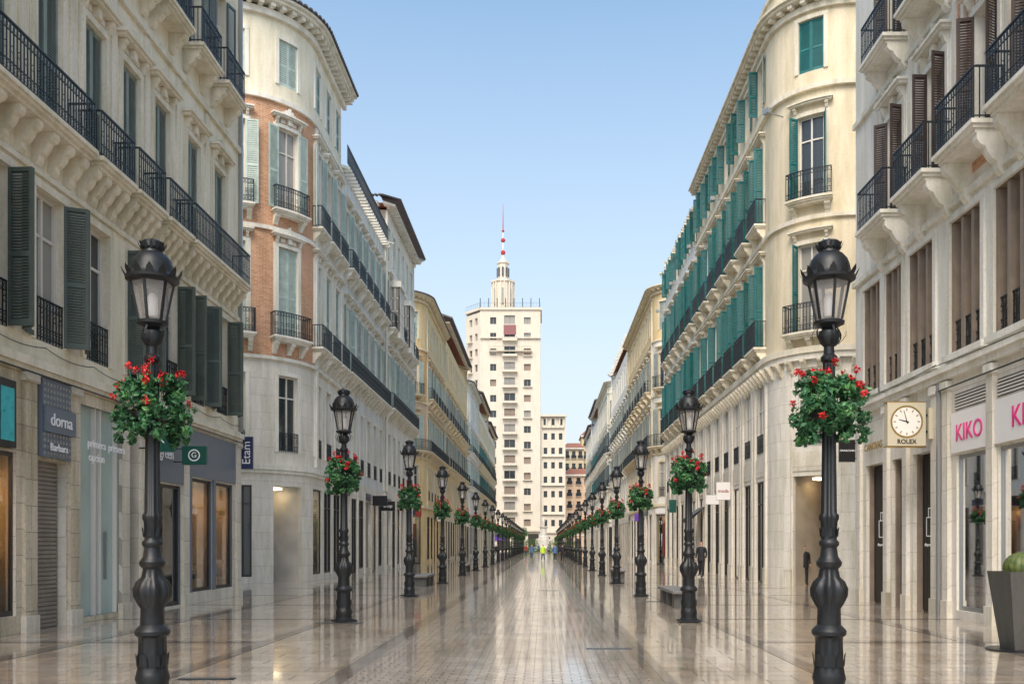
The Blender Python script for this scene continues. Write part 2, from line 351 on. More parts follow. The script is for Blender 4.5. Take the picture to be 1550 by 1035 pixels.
def cornice(g,f,u0,u1,z,proj,m,mod=.55,hh=.5,tile=None,lod=0):
    prism(g,m,f,u0,u1,-.01,proj*.25,z-hh,z-hh*.6)
    prism(g,m,f,u0,u1,-.01,proj*.8,z-hh*.35+.003,z-hh*.15); prism(g,m,f,u0,u1,-.01,proj,z-hh*.15+.003,z)
    if mod:
        n=int((u1-u0)/mod)
        for i in range(n+1):
            u=u0+.1+(u1-u0-.2)*i/max(1,n); prism(g,m,f,u-.09,u+.09,-.01,proj*.68,z-hh*.6+.003,z-hh*.35)
    if tile:
        n=int((u1-u0)/(.26 if lod<2 else .5))
        for i in range(n):
            u=u0+(u1-u0)*(i+.5)/n; w=(u1-u0)/n*.42
            V=[];k=5
            for o,zz in((proj+.1,z+.02),(-.4,z+.42)):
                for j in range(k): a=pi*j/(k-1); V.append(f(u-w*math.cos(a),o,zz+w*math.sin(a)))
            g.mesh(tile,V,[(j,j+1,k+j+1,k+j) for j in range(k-1)]+[tuple(range(k))])
        prism(g,tile,f,u0,u1,-.4,proj+.06,z+.004,z+.03)
def closebuilding(g,f,H,roofmat='flat_roof',endmat='white_wall',zf=0):
    us=f.sub(0,f.end); P=[f(u,-.02,H) for u in us]; X1=f.s*(f.X0+f.D)
    P=[(X1,f.Y0+.02,H)]+P+[(X1,f.Y1,H)]
    g.face(roofmat,P)
    g.face(endmat,[(f.s*f.X0,f.Y1,0),(X1,f.Y1,0),(X1,f.Y1,H),(f.s*f.X0,f.Y1,H)],[(0,0),(f.D,0),(f.D,H),(0,H)])
    g.face(endmat,[(X1,f.Y0,0),(X1,f.Y1,0),(X1,f.Y1,H),(X1,f.Y0,H)],[(0,0),(f.D,0),(f.D,H),(0,H)])
def shop(g,f,h,room='room',ceil='glow_warm',depth=2.2,glass=True,fm='frame_dark',cols=1,items=True,wm='stone'):
    u0,u1,z0,z1=h; reveal(g,f,h,.15,wm)
    for u in(u0,u1): g.face(room,[f(u,-.15,z0),f(u,-depth,z0),f(u,-depth,z1),f(u,-.15,z1)])
    quad(g,room,f,u0,u1,-depth,z0,z1)
    for z,m in((z0,room),(z1,room)): g.face(m,[f(u0,-.15,z),f(u1,-.15,z),f(u1,-depth,z),f(u0,-depth,z)])
    if ceil:
        n=max(1,int((u1-u0)/1.2))
        for i in range(n):
            uc=u0+(u1-u0)*(i+.5)/n
            prism(g,ceil,f,uc-.25,uc+.25,-1.3,-.7,z1-.12,z1-.04); 
            g.face(ceil,[f(uc-.25,-1.3,z1-.12),f(uc+.25,-1.3,z1-.12),f(uc+.25,-.7,z1-.12),f(uc-.25,-.7,z1-.12)])
    if items:
        n=max(2,int((u1-u0)/.6))
        for i in range(n):
            uc=u0+(u1-u0)*(i+.5)/n+random.uniform(-.1,.1); oc=-random.uniform(.4,.6)
            hh=random.uniform(.3,.8); prism(g,random.choice(['room_white','frame_taupe','suit']),f,uc-.17,uc+.17,oc-.2,oc+.2,z0+.01,z0+hh)
            if i%2==0: mannequin(g,f,uc,oc,z0+(hh if hh<.6 else .01),random.choice(['suit','red_cloth','grey_cloth','room_white','mauve','jeans']))
            else: prism(g,random.choice(['red_cloth','gold','suit','shirt_blue']),f,uc-.1,uc+.1,oc-.1,oc+.1,z0+hh+.003,z0+hh+random.uniform(.15,.4))
        # backdrop posters on the far jamb and shelves on the back
        for u in(u0+.01,u1-.01): g.face(random.choice(['room_white','frame_taupe','grey_cloth','mauve']),[f(u,-.5,z0+1.3),f(u,-1.7,z0+1.3),f(u,-1.7,z1-.7),f(u,-.5,z1-.7)])
        for k in range(4):
            prism(g,'room_white',f,u0+.2,u1-.2,-depth+.02,-depth+.3,z0+.6+k*.6,z0+.64+k*.6)
            uu=u0+.3
            while uu<u1-.35:
                w_=random.uniform(.1,.25); prism(g,random.choice(['red_cloth','grey_cloth','suit','shirt_blue','sign_white','mauve']),f,uu,uu+w_,-depth+.05,-depth+.26,z0+.645+k*.6,z0+.645+k*.6+random.uniform(.1,.35)); uu+=w_+random.uniform(.02,.15)
    if glass:
        quad(g,'shop_glass',f,u0,u1,-.1,z0,z1)
        for u in [u0+(u1-u0)*i/cols for i in range(cols+1)]:
            a=max(u0+.003,u-.03); b=min(u1-.003,u+.03); prism(g,fm,f,a,b,-.13,-.06,z0+.003,z1-.003)
        prism(g,fm,f,u0+.035,u1-.035,-.128,-.062,z0+.003,z0+.1); prism(g,fm,f,u0+.035,u1-.035,-.128,-.062,z1-.08,z1-.003)
def mannequin(g,f,u,o,z,m):
    pr=[(.0,.02),(.1,.02),(.16,.05),(.17,.75),(.14,.95),(.11,1.1),(.17,1.35),(.16,1.42),(.05,1.47),(.05,1.52),(.08,1.58),(.09,1.66),(.05,1.74),(0,1.75)]
    V=[];n=8
    for r,zz in pr:
        for i in range(n): a=2*pi*i/n; V.append(f(u+r*math.cos(a),o+r*.65*math.sin(a),z+zz))
    g.mesh(m,V,[(k*n+i,k*n+(i+1)%n,(k+1)*n+(i+1)%n,(k+1)*n+i) for k in range(len(pr)-1) for i in range(n)])
def text(s,size,loc,rot,mat,name='lettering',ext=.008,align='CENTER'):
    c=bpy.data.curves.new(name,'FONT'); c.body=s; c.size=size; c.extrude=ext; c.align_x=align; c.align_y='CENTER'
    o=bpy.data.objects.new(name,c); scene.collection.objects.link(o); o.location=loc; o.rotation_euler=rot; c.materials.append(M[mat]); return o
FRONT=(pi/2,0,0); ONLEFT=(pi/2,0,pi/2); ONRIGHT=(pi/2,0,-pi/2)

def storey(g,f,z0,z1,segs,bays,w,wz0,wz1,trim,depth=None,shut=None,smat='green_shutter',sl=.06,sur='flat',bal=None,bd=.6,bh=1.0,lod=0,rail=False,fm='frame_white',gm=None,cols=2,trans=.72,holes=(),balm=None,corbn=2,ch=.7,balw=.35,lw=.42,skip=(),fold=False):
    if depth is None: depth=(.2,.12,.10)[lod]
    hs=[(u-w/2,u+w/2,wz0,wz1) for u in bays]
    for a,b,m in segs: wall(g,f,a,b,z0,z1,m,hs+list(holes))
    for bi,h in enumerate(hs):
        u=(h[0]+h[1])/2
        reveal(g,f,h,depth,trim)
        gg=gm or random.choice(['glass','glass','glass_curtain'])
        if shut=='closed' or (shut=='mixed' and random.random()<.5):
            l=w/2-.006; rec=min(.12,depth*.6)
            quad(g,'room_dark',f,h[0],h[1],-depth,wz0,wz1)
            for k in(0,1): leaf(g,f,h[0]+.003+k*(w/2),-depth+rec,0,l,wz0+.02,wz1-.02,smat,sl)
        else: windowfill(g,f,h,depth,fm,gg,cols,trans)
        if (shut=='flat' or shut=='mixed') and bi not in skip:
            l=w/2-.02
            leaf(g,f,h[0]-.03,.10,pi-random.uniform(0.05,.35),l,wz0+.03,wz1-.02,smat,sl); leaf(g,f,h[1]+.03,.10,random.uniform(.05,.35),l,wz0+.03,wz1-.02,smat,sl)
        if shut=='perp' and bi not in skip:
            a1=pi/2+random.uniform(-.05,.6); a2=pi/2-random.uniform(-.05,.6)
            if random.random()<.22: a1=pi-.15
            leaf(g,f,h[0]+.0,.03,a1,lw,wz0+.03,wz1-.02,smat,sl); leaf(g,f,h[1]-.0,.03,a2,lw,wz0+.03,wz1-.02,smat,sl)
            if fold: leaf(g,f,h[1]+lw*math.cos(a2)+.03,.03+lw*math.sin(a2),-random.uniform(.6,.95),lw,wz0+.03,wz1-.02,smat,sl)
        if sur: surround(g,f,h,trim,sur,lod)
        else: prism(g,trim,f,h[0]-.08,h[1]+.08,-.01,.08,wz0-.1,wz0-.003)
        if rail: railing(g,f,h[0]+.02,h[1]-.02,.05 if not shut=='perp' else .0,wz0+.02,.85,lod)
        if bal=='each':
            a,b=h[0]-balw,h[1]+balw
            cs=[a+.2+(b-a-.4)*i/(corbn-1) for i in range(corbn)] if corbn>1 else []
            balcony(g,f,a,b,wz0-.02,bd,bh,lod,balm or trim,cs,ch)

# ================================================================== LEFT NEAR BUILDING (cream)
g=G('cream_balcony_building'); f=Path(-1,10.0,4.0,30.6,0); U=f.uY; E=f.end
A=(U(10.5),U(17.55),.35,3.45); Bp=(U(18.3),U(19.4),.0,3.4); C=(U(19.92),U(21.85),.12,4.75); D_=(U(22.2),U(22.85),.0,4.6)
S1=(U(23.35),U(25.5),.05,3.3); S2=(U(26.25),U(27.9),.35,3.6); S3=(U(28.15),U(29.75),.35,3.6); S0=(U(5),U(10),.3,3.4)
wall(g,f,0,U(17.7),0,5.3,'travertine',[A,S0]); wall(g,f,U(17.7),U(22.0),0,5.3,'travertine',[Bp,C]); wall(g,f,U(22.0),E,0,5.3,'stone',[D_,S1,S2,S3])
shop(g,f,A,'room','glow_warm',cols=3,wm='stone'); shop(g,f,S0,'room','glow_warm',cols=2)
reveal(g,f,Bp,.2,'stone'); quad(g,'roller',f,Bp[0],Bp[1],-.2,0,3.4)
for i in range(38): prism(g,'roller',f,Bp[0]+.02,Bp[1]-.02,-.199,-.17,.02+i*.088,.02+i*.088+.06)
reveal(g,f,C,.15,'frame_steel'); quad(g,'frosted',f,C[0],C[1],-.15,C[2],C[3])
for uu in(C[0]+.03,(C[0]+C[1])/2-.12,(C[0]+C[1])/2+.12,C[1]-.03): prism(g,'frame_white',f,uu-.03,uu+.03,-.149,-.05,C[2]+.003,C[3]-.003)
prism(g,'frame_steel',f,U(21.35),U(21.38),-.149,-.08,.9,2.0)
reveal(g,f,D_,.25,'stone'); quad(g,'door_red',f,D_[0],D_[1],-.25,0,4.6)
for zz in(.2,1.2,2.2,3.2): prism(g,'door_red',f,D_[0]+.1,D_[1]-.1,-.249,-.21,zz,zz+.8)
shop(g,f,S1,'room_dark',None,cols=2,items=False,wm='slate_sign'); shop(g,f,S2,'room','glow_warm',cols=1,wm='slate_sign'); shop(g,f,S3,'room','glow_warm',cols=1,wm='slate_sign')
prism(g,'slate_sign',f,U(25.95),U(29.95),-.01,.05,3.65,4.95); prism(g,'slate_sign',f,U(27.95),U(28.12),-.01,.06,.35,3.64); prism(g,'slate_sign',f,U(25.95),U(26.22),-.01,.06,.35,3.64)
prism(g,'slate_sign',f,U(23.2),U(25.7),-.01,.06,3.35,4.9)
for yy in(4.3,10.25,17.95,19.66,22.03,23.1,25.8,30.25):
    prism(g,'travertine' if yy<22 else 'stone',f,U(yy)-.2,U(yy)+.2,-.01,.07,.0,4.85); prism(g,'stone',f,U(yy)-.24,U(yy)+.24,-.01,.12,4.853,5.02); prism(g,'stone',f,U(yy)-.24,U(yy)+.24,-.01,.11,.0,.32)
prism(g,'cream_trim',f,0,E,-.01,.16,5.15,5.32); prism(g,'cream_trim',f,0,E,-.01,.10,5.05,5.147)
b1=[U(6.7+2*i) for i in range(12)]
storey(g,f,5.3,9.3,[(0,E,'cream')],b1,1.1,5.75,8.75,'cream_trim',shut='perp',smat='green_shutter',sl=.055,sur='flat',rail=True,lw=.46,skip=(3,7),fold=True)
ys=[7.2,9.1,11,12.9,14.8,16.8,18.7,20.6,22.4,24.2,26.4,28.5]; b2=[U(y) for y in ys]
prism(g,'cream_trim',f,0,E,-.01,.07,9.0,9.12)
storey(g,f,9.3,14.6,[(0,E,'cream')],b2,.95,10.02,13.2,'cream_trim',shut='closed',smat='grey_green_blind',sl=.06,sur='orn')
for a,b in((4.2,19.55),(19.75,21.45),(21.6,23.2),(23.4,25.0),(25.15,29.85)):
    n=max(2,round((b-a)/.62)); balcony(g,f,U(a),U(b),10.0,.62,1.0,0,'cream_trim',[U(a)+.18+(b-a-.36)*i/n for i in range(n+1)],.62)
prism(g,'cream_trim',f,0,E,-.01,.10,14.5,14.68)
storey(g,f,14.6,20,[(0,E,'cream')],b2,.95,15.62,18.7,'cream_trim',shut='flat',smat='slate_shutter',sl=.06,sur='hood',bal='each',bd=.62,corbn=2,ch=.5)
storey(g,f,20,24,[(0,E,'cream')],b2,.95,20.8,22.8,'cream_trim',shut='closed',smat='slate_shutter',sl=.08,sur='flat')
for a,b in zip(ys[:-1],ys[1:]):
    prism(g,'cream_trim',f,U((a+b)/2)-.14,U((a+b)/2)+.14,-.01,.05,10.1,14.45)
wall(g,f,-14,0,0,24,'cream',[]); cornice(g,f,0,E,24.3,.8,'cream_trim'); closebuilding(g,f,24,endmat='cream')
prism(g,'frame_steel',f,U(30.35),U(30.45),.02,.12,5.4,23)
prism(g,'black',f,0,E,.17,.19,5.0,5.03)
for i in range(13):
    a=U(4.5+2*i); 
    for k in range(8):
        s0=k/8;s1=(k+1)/8; z_=lambda s:5.62-.10*4*s*(1-s)
        g.face('black',[f(a+2*s0,.05,z_(s0)),f(a+2*s1,.05,z_(s1)),f(a+2*s1,.05,z_(s1)+.018),f(a+2*s0,.05,z_(s0)+.018)])
g.finish()

# ================================================================== LEFT BRICK ROUND CORNER
g=G('brick_corner_building'); f=Path(-1,10.7,40,49,3.5); E=f.end; W=f.W
bays=[-4.5,-2,.75,3.25,5.9,8.0,10.05]
def base2(g,f,bays,stone,u0,lod=1,z=5.2,w=1.5,h=4.3,roomc=None):
    hs=[(u-w/2,u+w/2,.0 if i%3==1 else .3,h) for i,u in enumerate(bays)]
    wall(g,f,u0,f.end,0,z,stone,hs)
    for i,h_ in enumerate(hs):
        k=random.random()
        if k<.28: shop(g,f,h_,'room','glow_warm' if lod<2 else 'glow_soft',depth=1.8,items=lod<2,wm=stone)
        elif k<.42: shop(g,f,h_,'room_white','glow_soft',depth=1.5,items=lod<2,wm=stone)
        elif k<.52: reveal(g,f,h_,.15,stone); quad(g,'roller',f,h_[0],h_[1],-.15,h_[2],h_[3])
        else: reveal(g,f,h_,.1,stone); windowfill(g,f,h_,.1,'frame_dark','glass',2,.75)
        if k<.5 and lod<2: prism(g,random.choice(['black','slate_sign','sign_white','sign_green','sign_blue']),f,h_[0],h_[1],-.01,.07,h+.08,h+.5)
random.seed(3)
hs=[(3.25-.75,3.25+.75,0,4.3)]+[(u-.8,u+.8,.3,4.3) for u in bays if u!=3.25]
wall(g,f,-W,E,0,5.2,'stone_pale',hs)
shop(g,f,hs[0],'room_white','glow_soft',depth=1.6,glass=False,items=False,wm='stone_pale')
quad(g,'glass',f,hs[0][0]+.35,hs[0][1]-.35,-1.58,0,2.6)
for i,h in enumerate(hs[1:]):
    if i%3==0: shop(g,f,h,'room_white','glow_soft',items=True,wm='stone_pale')
    else: reveal(g,f,h,.12,'stone_pale'); windowfill(g,f,h,.12,'frame_dark','glass',2,.8)
prism(g,'white_trim',f,-W,E,-.01,.15,5.0,5.25); prism(g,'white_trim',f,-W,E,-.01,.09,4.85,4.997)
storey(g,f,5.2,10.0,[(-W,E,'stone_pale')],bays,1.05,5.8,9.2,'white_trim',sur='flat',rail=True,lod=0,fm='frame_white',shut=None,gm='glass')
prism(g,'white_trim',f,-W,E,-.01,.12,9.85,10.0)
storey(g,f,10.0,15.7,[(-W,5.4,'brick'),(5.4,E,'white_wall')],bays,1.05,10.9,14.9,'white_trim',shut='closed',smat='pale_shutter',sl=.09,sur='orn',bal='each',bd=.55,bh=1.05,lod=0,corbn=3,ch=.5,balw=.4)
prism(g,'white_trim',f,-W,E,-.01,.10,15.55,15.72)
storey(g,f,15.7,21.4,[(-W,5.4,'brick'),(5.4,E,'white_wall')],bays,1.05,16.5,20.2,'white_trim',shut='flat',smat='pale_shutter',sl=.09,sur='orn',bal='each',bd=.5,bh=1.0,lod=0,corbn=2,ch=.4,balw=.35)
prism(g,'white_trim',f,-W,E,-.01,.14,21.25,21.45)
storey(g,f,21.4,25.3,[(-W,E,'cream')],bays,1.0,22.1,24.1,'white_trim',shut='closed',smat='pale_shutter',sl=.09,sur='flat',lod=1)
for u in(5.45,E-.15): prism(g,'white_trim',f,u-.15,u+.15,-.01,.12,5.3,21.2)
cornice(g,f,-W,E+.5,25.6,.75,'white_trim',.45,.7,'tile_dark',0); closebuilding(g,f,25.5,'roof_tile')
g.finish()

def generic(name,s,X0,Y0,Y1,R,H,wallm,trim,stone,shutm,seed,lod,levels,bw=2.3,w=1.05,shut='mixed',tile='tile_dark',proj=.7,walls=None,sur='hood',baset=5.2,roof='roof_tile'):
    random.seed(seed)
    g=G(name); f=Path(s,X0,Y0,Y1,R); E=f.end; W=f.W
    st=max(0,f.L); n=max(1,round((E-st-.4)/bw)); bays=[st+.2+(E-st-.4)*(i+.5)/n for i in range(n)]
    if R: bays=[-2.4,f.L*.42 if R<2.9 else f.L*.5]+bays
    base2(g,f,bays,stone,-W,lod,baset,w=min(bw*.72,1.9),h=baset-.9)
    if lod<2:
        for a,b in zip(bays[:-1],bays[1:]): prism(g,stone,f,(a+b)/2-.16,(a+b)/2+.16,-.01,.05,0,baset-.35)
    prism(g,trim,f,-W,E,-.01,.15,baset-.2,baset+.02)
    sl=(.06,.10,0)[lod] or False
    for li,(z0,z1,a,b,kind) in enumerate(levels):
        wm=(walls[li] if walls else wallm)
        kw=dict(trim=trim,sl=sl,smat=shutm,lod=lod)
        if kind=='plain': storey(g,f,z0,z1,[(-W,E,wm)],bays,w*.95,a,b,sur='flat',shut=None,rail=lod<2,fm=random.choice(['frame_white','frame_dark']),**kw)
        elif kind=='top': storey(g,f,z0,z1,[(-W,E,wm)],bays,w*.9,a,b,sur='flat',shut='closed' if shut!='perp' else 'perp',**kw)
        elif kind=='cont':
            storey(g,f,z0,z1,[(-W,E,wm)],bays,w,a,b,sur=sur,shut=shut,**kw)
            nn=int((E-max(0,f.L*.2))/.9); u0=f.L*.2
            balcony(g,f,u0+.1,E-.1,a-.02,.6,1.0,lod,trim,[u0+.3+(E-u0-.6)*i/nn for i in range(nn+1)],.55)
        else: storey(g,f,z0,z1,[(-W,E,wm)],bays,w,a,b,sur=sur,shut=shut,bal='each',bd=.6,bh=1.0,corbn=2,ch=.5,balw=.3,**kw)
        prism(g,trim,f,-W,E,-.01,.10,z1-.14,z1+.02)
    if levels[-1][1]<H: wall(g,f,-W,E,levels[-1][1],H,wallm,[])
    cornice(g,f,-W,E,H+.12,proj,trim,.5 if lod<2 else .9,.6,tile,lod)
    for u in(st+.08,E-.22): prism(g,trim,f,u,u+.2,-.01,.11,baset+.05,H-.5)
    # rooftop clutter: stair hut, chimney, aerial
    for k in range(2):
        xx=s*(X0+3+4*k); yy=Y0+(Y1-Y0)*(.3+.4*k); g.box(wallm,min(xx,xx+s*2.2),max(xx,xx+s*2.2),yy,yy+2.4,H,H+2.0); g.box('frame_steel',xx-.02,xx+.02,yy-1,yy-.96,H,H+3.2); g.box('frame_steel',xx-.4,xx+.4,yy-.99,yy-.97,H+2.8,H+2.83)
    closebuilding(g,f,H,roof,wallm)
    return g,f
g,f=generic('grey_white_building',-1,10.7,49,62,0,21.8,'bluewhite','white_trim','stone_pale','pale_shutter',11,0,[(5.2,10.0,5.8,9.2,'plain'),(10,15.7,10.9,14.6,'cont'),(15.7,21.8,16.5,19.8,'each')],2.1,tile=None,shut='mixed')
railing(g,f,0.2,f.end,.3,21.95,1.0,1); g.finish()
g,f=generic('tiled_tower_building',-1,10.55,62,75,0,24.6,'pale_wall','white_trim','stone_pale','pale_shutter',12,0,[(5.2,10.0,5.8,9.2,'plain'),(10,15.7,10.9,14.6,'cont'),(15.7,20.6,16.4,19.6,'each'),(20.6,24.4,21.1,23.3,'top')],2.1,tile='tile_dark',proj=.95)
for y in(64.5,69.5):
    u=f.uY(y); prism(g,'white_trim',f,u-.9,u+.9,-.01,.75,15.9,16.3); prism(g,'glass_curtain',f,u-.85,u+.85,.0,.68,16.3,19.4); prism(g,'white_trim',f,u-.95,u+.95,-.01,.8,19.4,19.8)
    for k in range(5): prism(g,'frame_white',f,u-.88+k*.43,u-.80+k*.43,.6,.72,16.3,19.4)
    for k in range(3): prism(g,'frame_white',f,u-.88,u-.851,.05+k*.28,.13+k*.28,16.3,19.4)
    for z_ in(17.0,17.7,18.6): prism(g,'frame_white',f,u-.88,u+.88,.0,.71,z_,z_+.08)
g.finish()
g,f=generic('ochre_corner_building',-1,10.7,82,100,3.0,24.0,'ochre_wall','yellow_wall','yellow2','pale_shutter',13,1,[(5.2,9.6,5.8,8.8,'plain'),(9.6,14.6,10.2,13.4,'cont'),(14.6,19.4,15.2,18.2,'each'),(19.4,23.8,20.2,22.6,'top')],2.6,tile='tile_dark',walls=['yellow2','pink_wall','ochre_wall','yellow2']); g.finish()
FL=[(5.2,9.6,5.8,8.8,'plain'),(9.6,14.6,10.2,13.4,'each'),(14.6,19.4,15.2,18.2,'each'),(19.4,24,20.2,22.8,'top')]
g,f=generic('yellow_building',-1,10.6,100,128,0,26,'yellow2','yellow_wall','yellow_wall','grey_shutter',14,2,FL,2.8); g.finish()
g,f=generic('white_apartment_building',-1,10.7,133,152,1.5,25,'bluewhite','white_trim','stone_pale','pale_shutter',15,2,FL,2.8,shut='flat'); g.finish()
g,f=generic('cream_apartment_building',-1,10.6,152,178,0,26.5,'cream','yellow_wall','cream','teal_shutter',16,2,FL,3.0,shut='flat'); g.finish()
g,f=generic('ochre_apartment_building',-1,10.7,178,205,0,25,'pale_wall','yellow_wall','cream','green_shutter',17,2,FL,3.0,shut='flat'); g.finish()

# ================================================================== RIGHT NEAR BUILDING (white)
random.seed(21)
g=G('white_balcony_building'); f=Path(1,9.5,4,28.1,0); U=f.uY; E=f.end
K1=(U(19.72),U(21.25),.2,3.75); K0=(U(16.6),U(19.3),.2,3.75); K00=(U(12.5),U(16.2),.2,3.75); Kx=(U(6),U(12),.2,3.75)
D1=(U(22.65),U(23.75),.0,4.0); D2=(U(24.45),U(25.2),.0,4.0); D3=(U(25.75),U(27.2),.0,4.0)
wall(g,f,0,E,0,5.75,'stone_pale',[K1,K0,K00,Kx,D1,D2,D3])
for h in(K1,K0,K00,Kx): shop(g,f,h,'room_white','glow_soft',depth=2.5,cols=1 if h is K1 else 2,fm='frame_steel',wm='white_trim')
for h in(D1,D2,D3):
    reveal(g,f,h,.25,'stone_pale'); quad(g,'black',f,h[0],h[1],-.25,h[2],h[3])
    n=int((h[1]-h[0])/.09)
    for i in range(n): prism(g,'frame_dark',f,h[0]+.02+i*.09,h[0]+.06+i*.09,-.249,-.215,.05,3.95)
    prism(g,'frame_taupe',f,h[0]+.003,h[0]+.08,-.249,-.1,.003,3.99); prism(g,'frame_taupe',f,h[1]-.08,h[1]-.003,-.249,-.1,.003,3.99)
for a,b in((19.55,21.4),(16.4,19.4),(12.3,16.3)):
    prism(g,'sign_white',f,U(a),U(b),-.01,.06,3.8,4.72)
    prism(g,'black',f,U(a)+.1,U(b)-.1,-.01,.012,4.78,5.15)
    for k in range(5): prism(g,'frame_white',f,U(a)+.1,U(b)-.1,.013,.04,4.80+k*.07,4.835+k*.07)
for y in(4.3,12.15,16.3,19.5,21.65,22.3,24.1,25.45,27.6):
    prism(g,'stone_pale',f,U(y)-.14,U(y)+.14,-.01,.10,0,5.3); prism(g,'stone',f,U(y)-.18,U(y)+.18,-.01,.13,0,.4); prism(g,'white_trim',f,U(y)-.18,U(y)+.18,-.01,.15,5.303,5.5)
prism(g,'white_trim',f,0,E,-.01,.14,5.55,5.7); prism(g,'white_trim',f,0,E,-.01,.22,5.703,5.82)
wy=[(5,6.5),(7,8.5),(9,10.5),(11,12.5),(13.3,14.8),(15.6,17.1),(17.9,19.4),(20.0,21.5),(22.45,23.95),(24.4,25.6),(25.95,27.3)]
hs=[(U(a),U(b),6.1,9.15) for a,b in wy]
wall(g,f,0,E,5.75,9.9,'white_wall',hs)
for h in hs:
    reveal(g,f,h,.3,'frame_taupe'); windowfill(g,f,h,.3,'frame_taupe','glass_curtain' if random.random()<.4 else 'glass',3,.74,.09); railing(g,f,h[0]+.03,h[1]-.03,-.08,6.12,.75,0)
    for t in(0,1,2,3):
        uu=h[0]+(h[1]-h[0])*t/3; prism(g,'frame_taupe',f,max(h[0]+.004,uu-.06),min(h[1]-.004,uu+.06),-.22,-.02,6.103,9.14)
    surround(g,f,h,'white_trim','flat')
    prism(g,'white_trim',f,h[0]-.22,h[1]+.22,-.01,.14,5.95,6.09)
prism(g,'white_trim',f,0,E,-.01,.12,9.45,9.6)
by=[7.5,10,12.5,15,17.4,19.8,22.3,24.9,27.2]; bb=[U(y) for y in by]
bbw=[b for b in bb[:-1]]
segs=[(0,U(21.2),'brick'),(U(21.2),E,'white_wall')]
storey(g,f,9.9,14.3,segs,bbw,1.05,10.4,13.3,'white_trim',shut='perp',smat='brown_shutter',sl=.06,sur='orn',bal='each',bd=.78,bh=1.1,corbn=2,ch=.85,balw=.45,lw=.36)
prism(g,'white_trim',f,0,E,-.01,.10,14.25,14.4)
storey(g,f,14.3,18.6,segs,bbw,1.05,15.0,17.6,'white_trim',shut='perp',smat='brown_shutter',sl=.06,sur='orn',bal='each',bd=.7,bh=1.05,corbn=2,ch=.6,balw=.4,lw=.36)
wall(g,f,0,E,18.6,21.5,'white_wall',[])
for y in [ (a+b)/2 for a,b in zip(by[:-1],by[1:])]:
    prism(g,'white_trim',f,U(y)-.3,U(y)-.15,-.01,.07,9.95,18.6); prism(g,'white_trim',f,U(y)+.15,U(y)+.3,-.01,.07,9.95,18.6)
cornice(g,f,0,E,21.7,.8,'white_trim'); wall(g,f,-14,0,0,21.5,'white_wall',[]); closebuilding(g,f,21.5)
prism(g,'black',f,0,U(22),.15,.17,5.3,5.33); prism(g,'frame_steel',f,U(21.85),U(21.93),.1,.18,0,5.5)
# sagging cables
for (ya,yb,za,zb,sg) in((10,22,5.95,5.9,.12),(21.8,28,5.92,6.0,.1)):
    for k in range(14):
        s0=k/14;s1=(k+1)/14; z_=lambda s:za+(zb-za)*s-sg*4*s*(1-s)
        g.face('black',[f(U(ya+(yb-ya)*s0),.24,z_(s0)),f(U(ya+(yb-ya)*s1),.24,z_(s1)),f(U(ya+(yb-ya)*s1),.24,z_(s1)+.02),f(U(ya+(yb-ya)*s0),.24,z_(s0)+.02)])
g.finish()

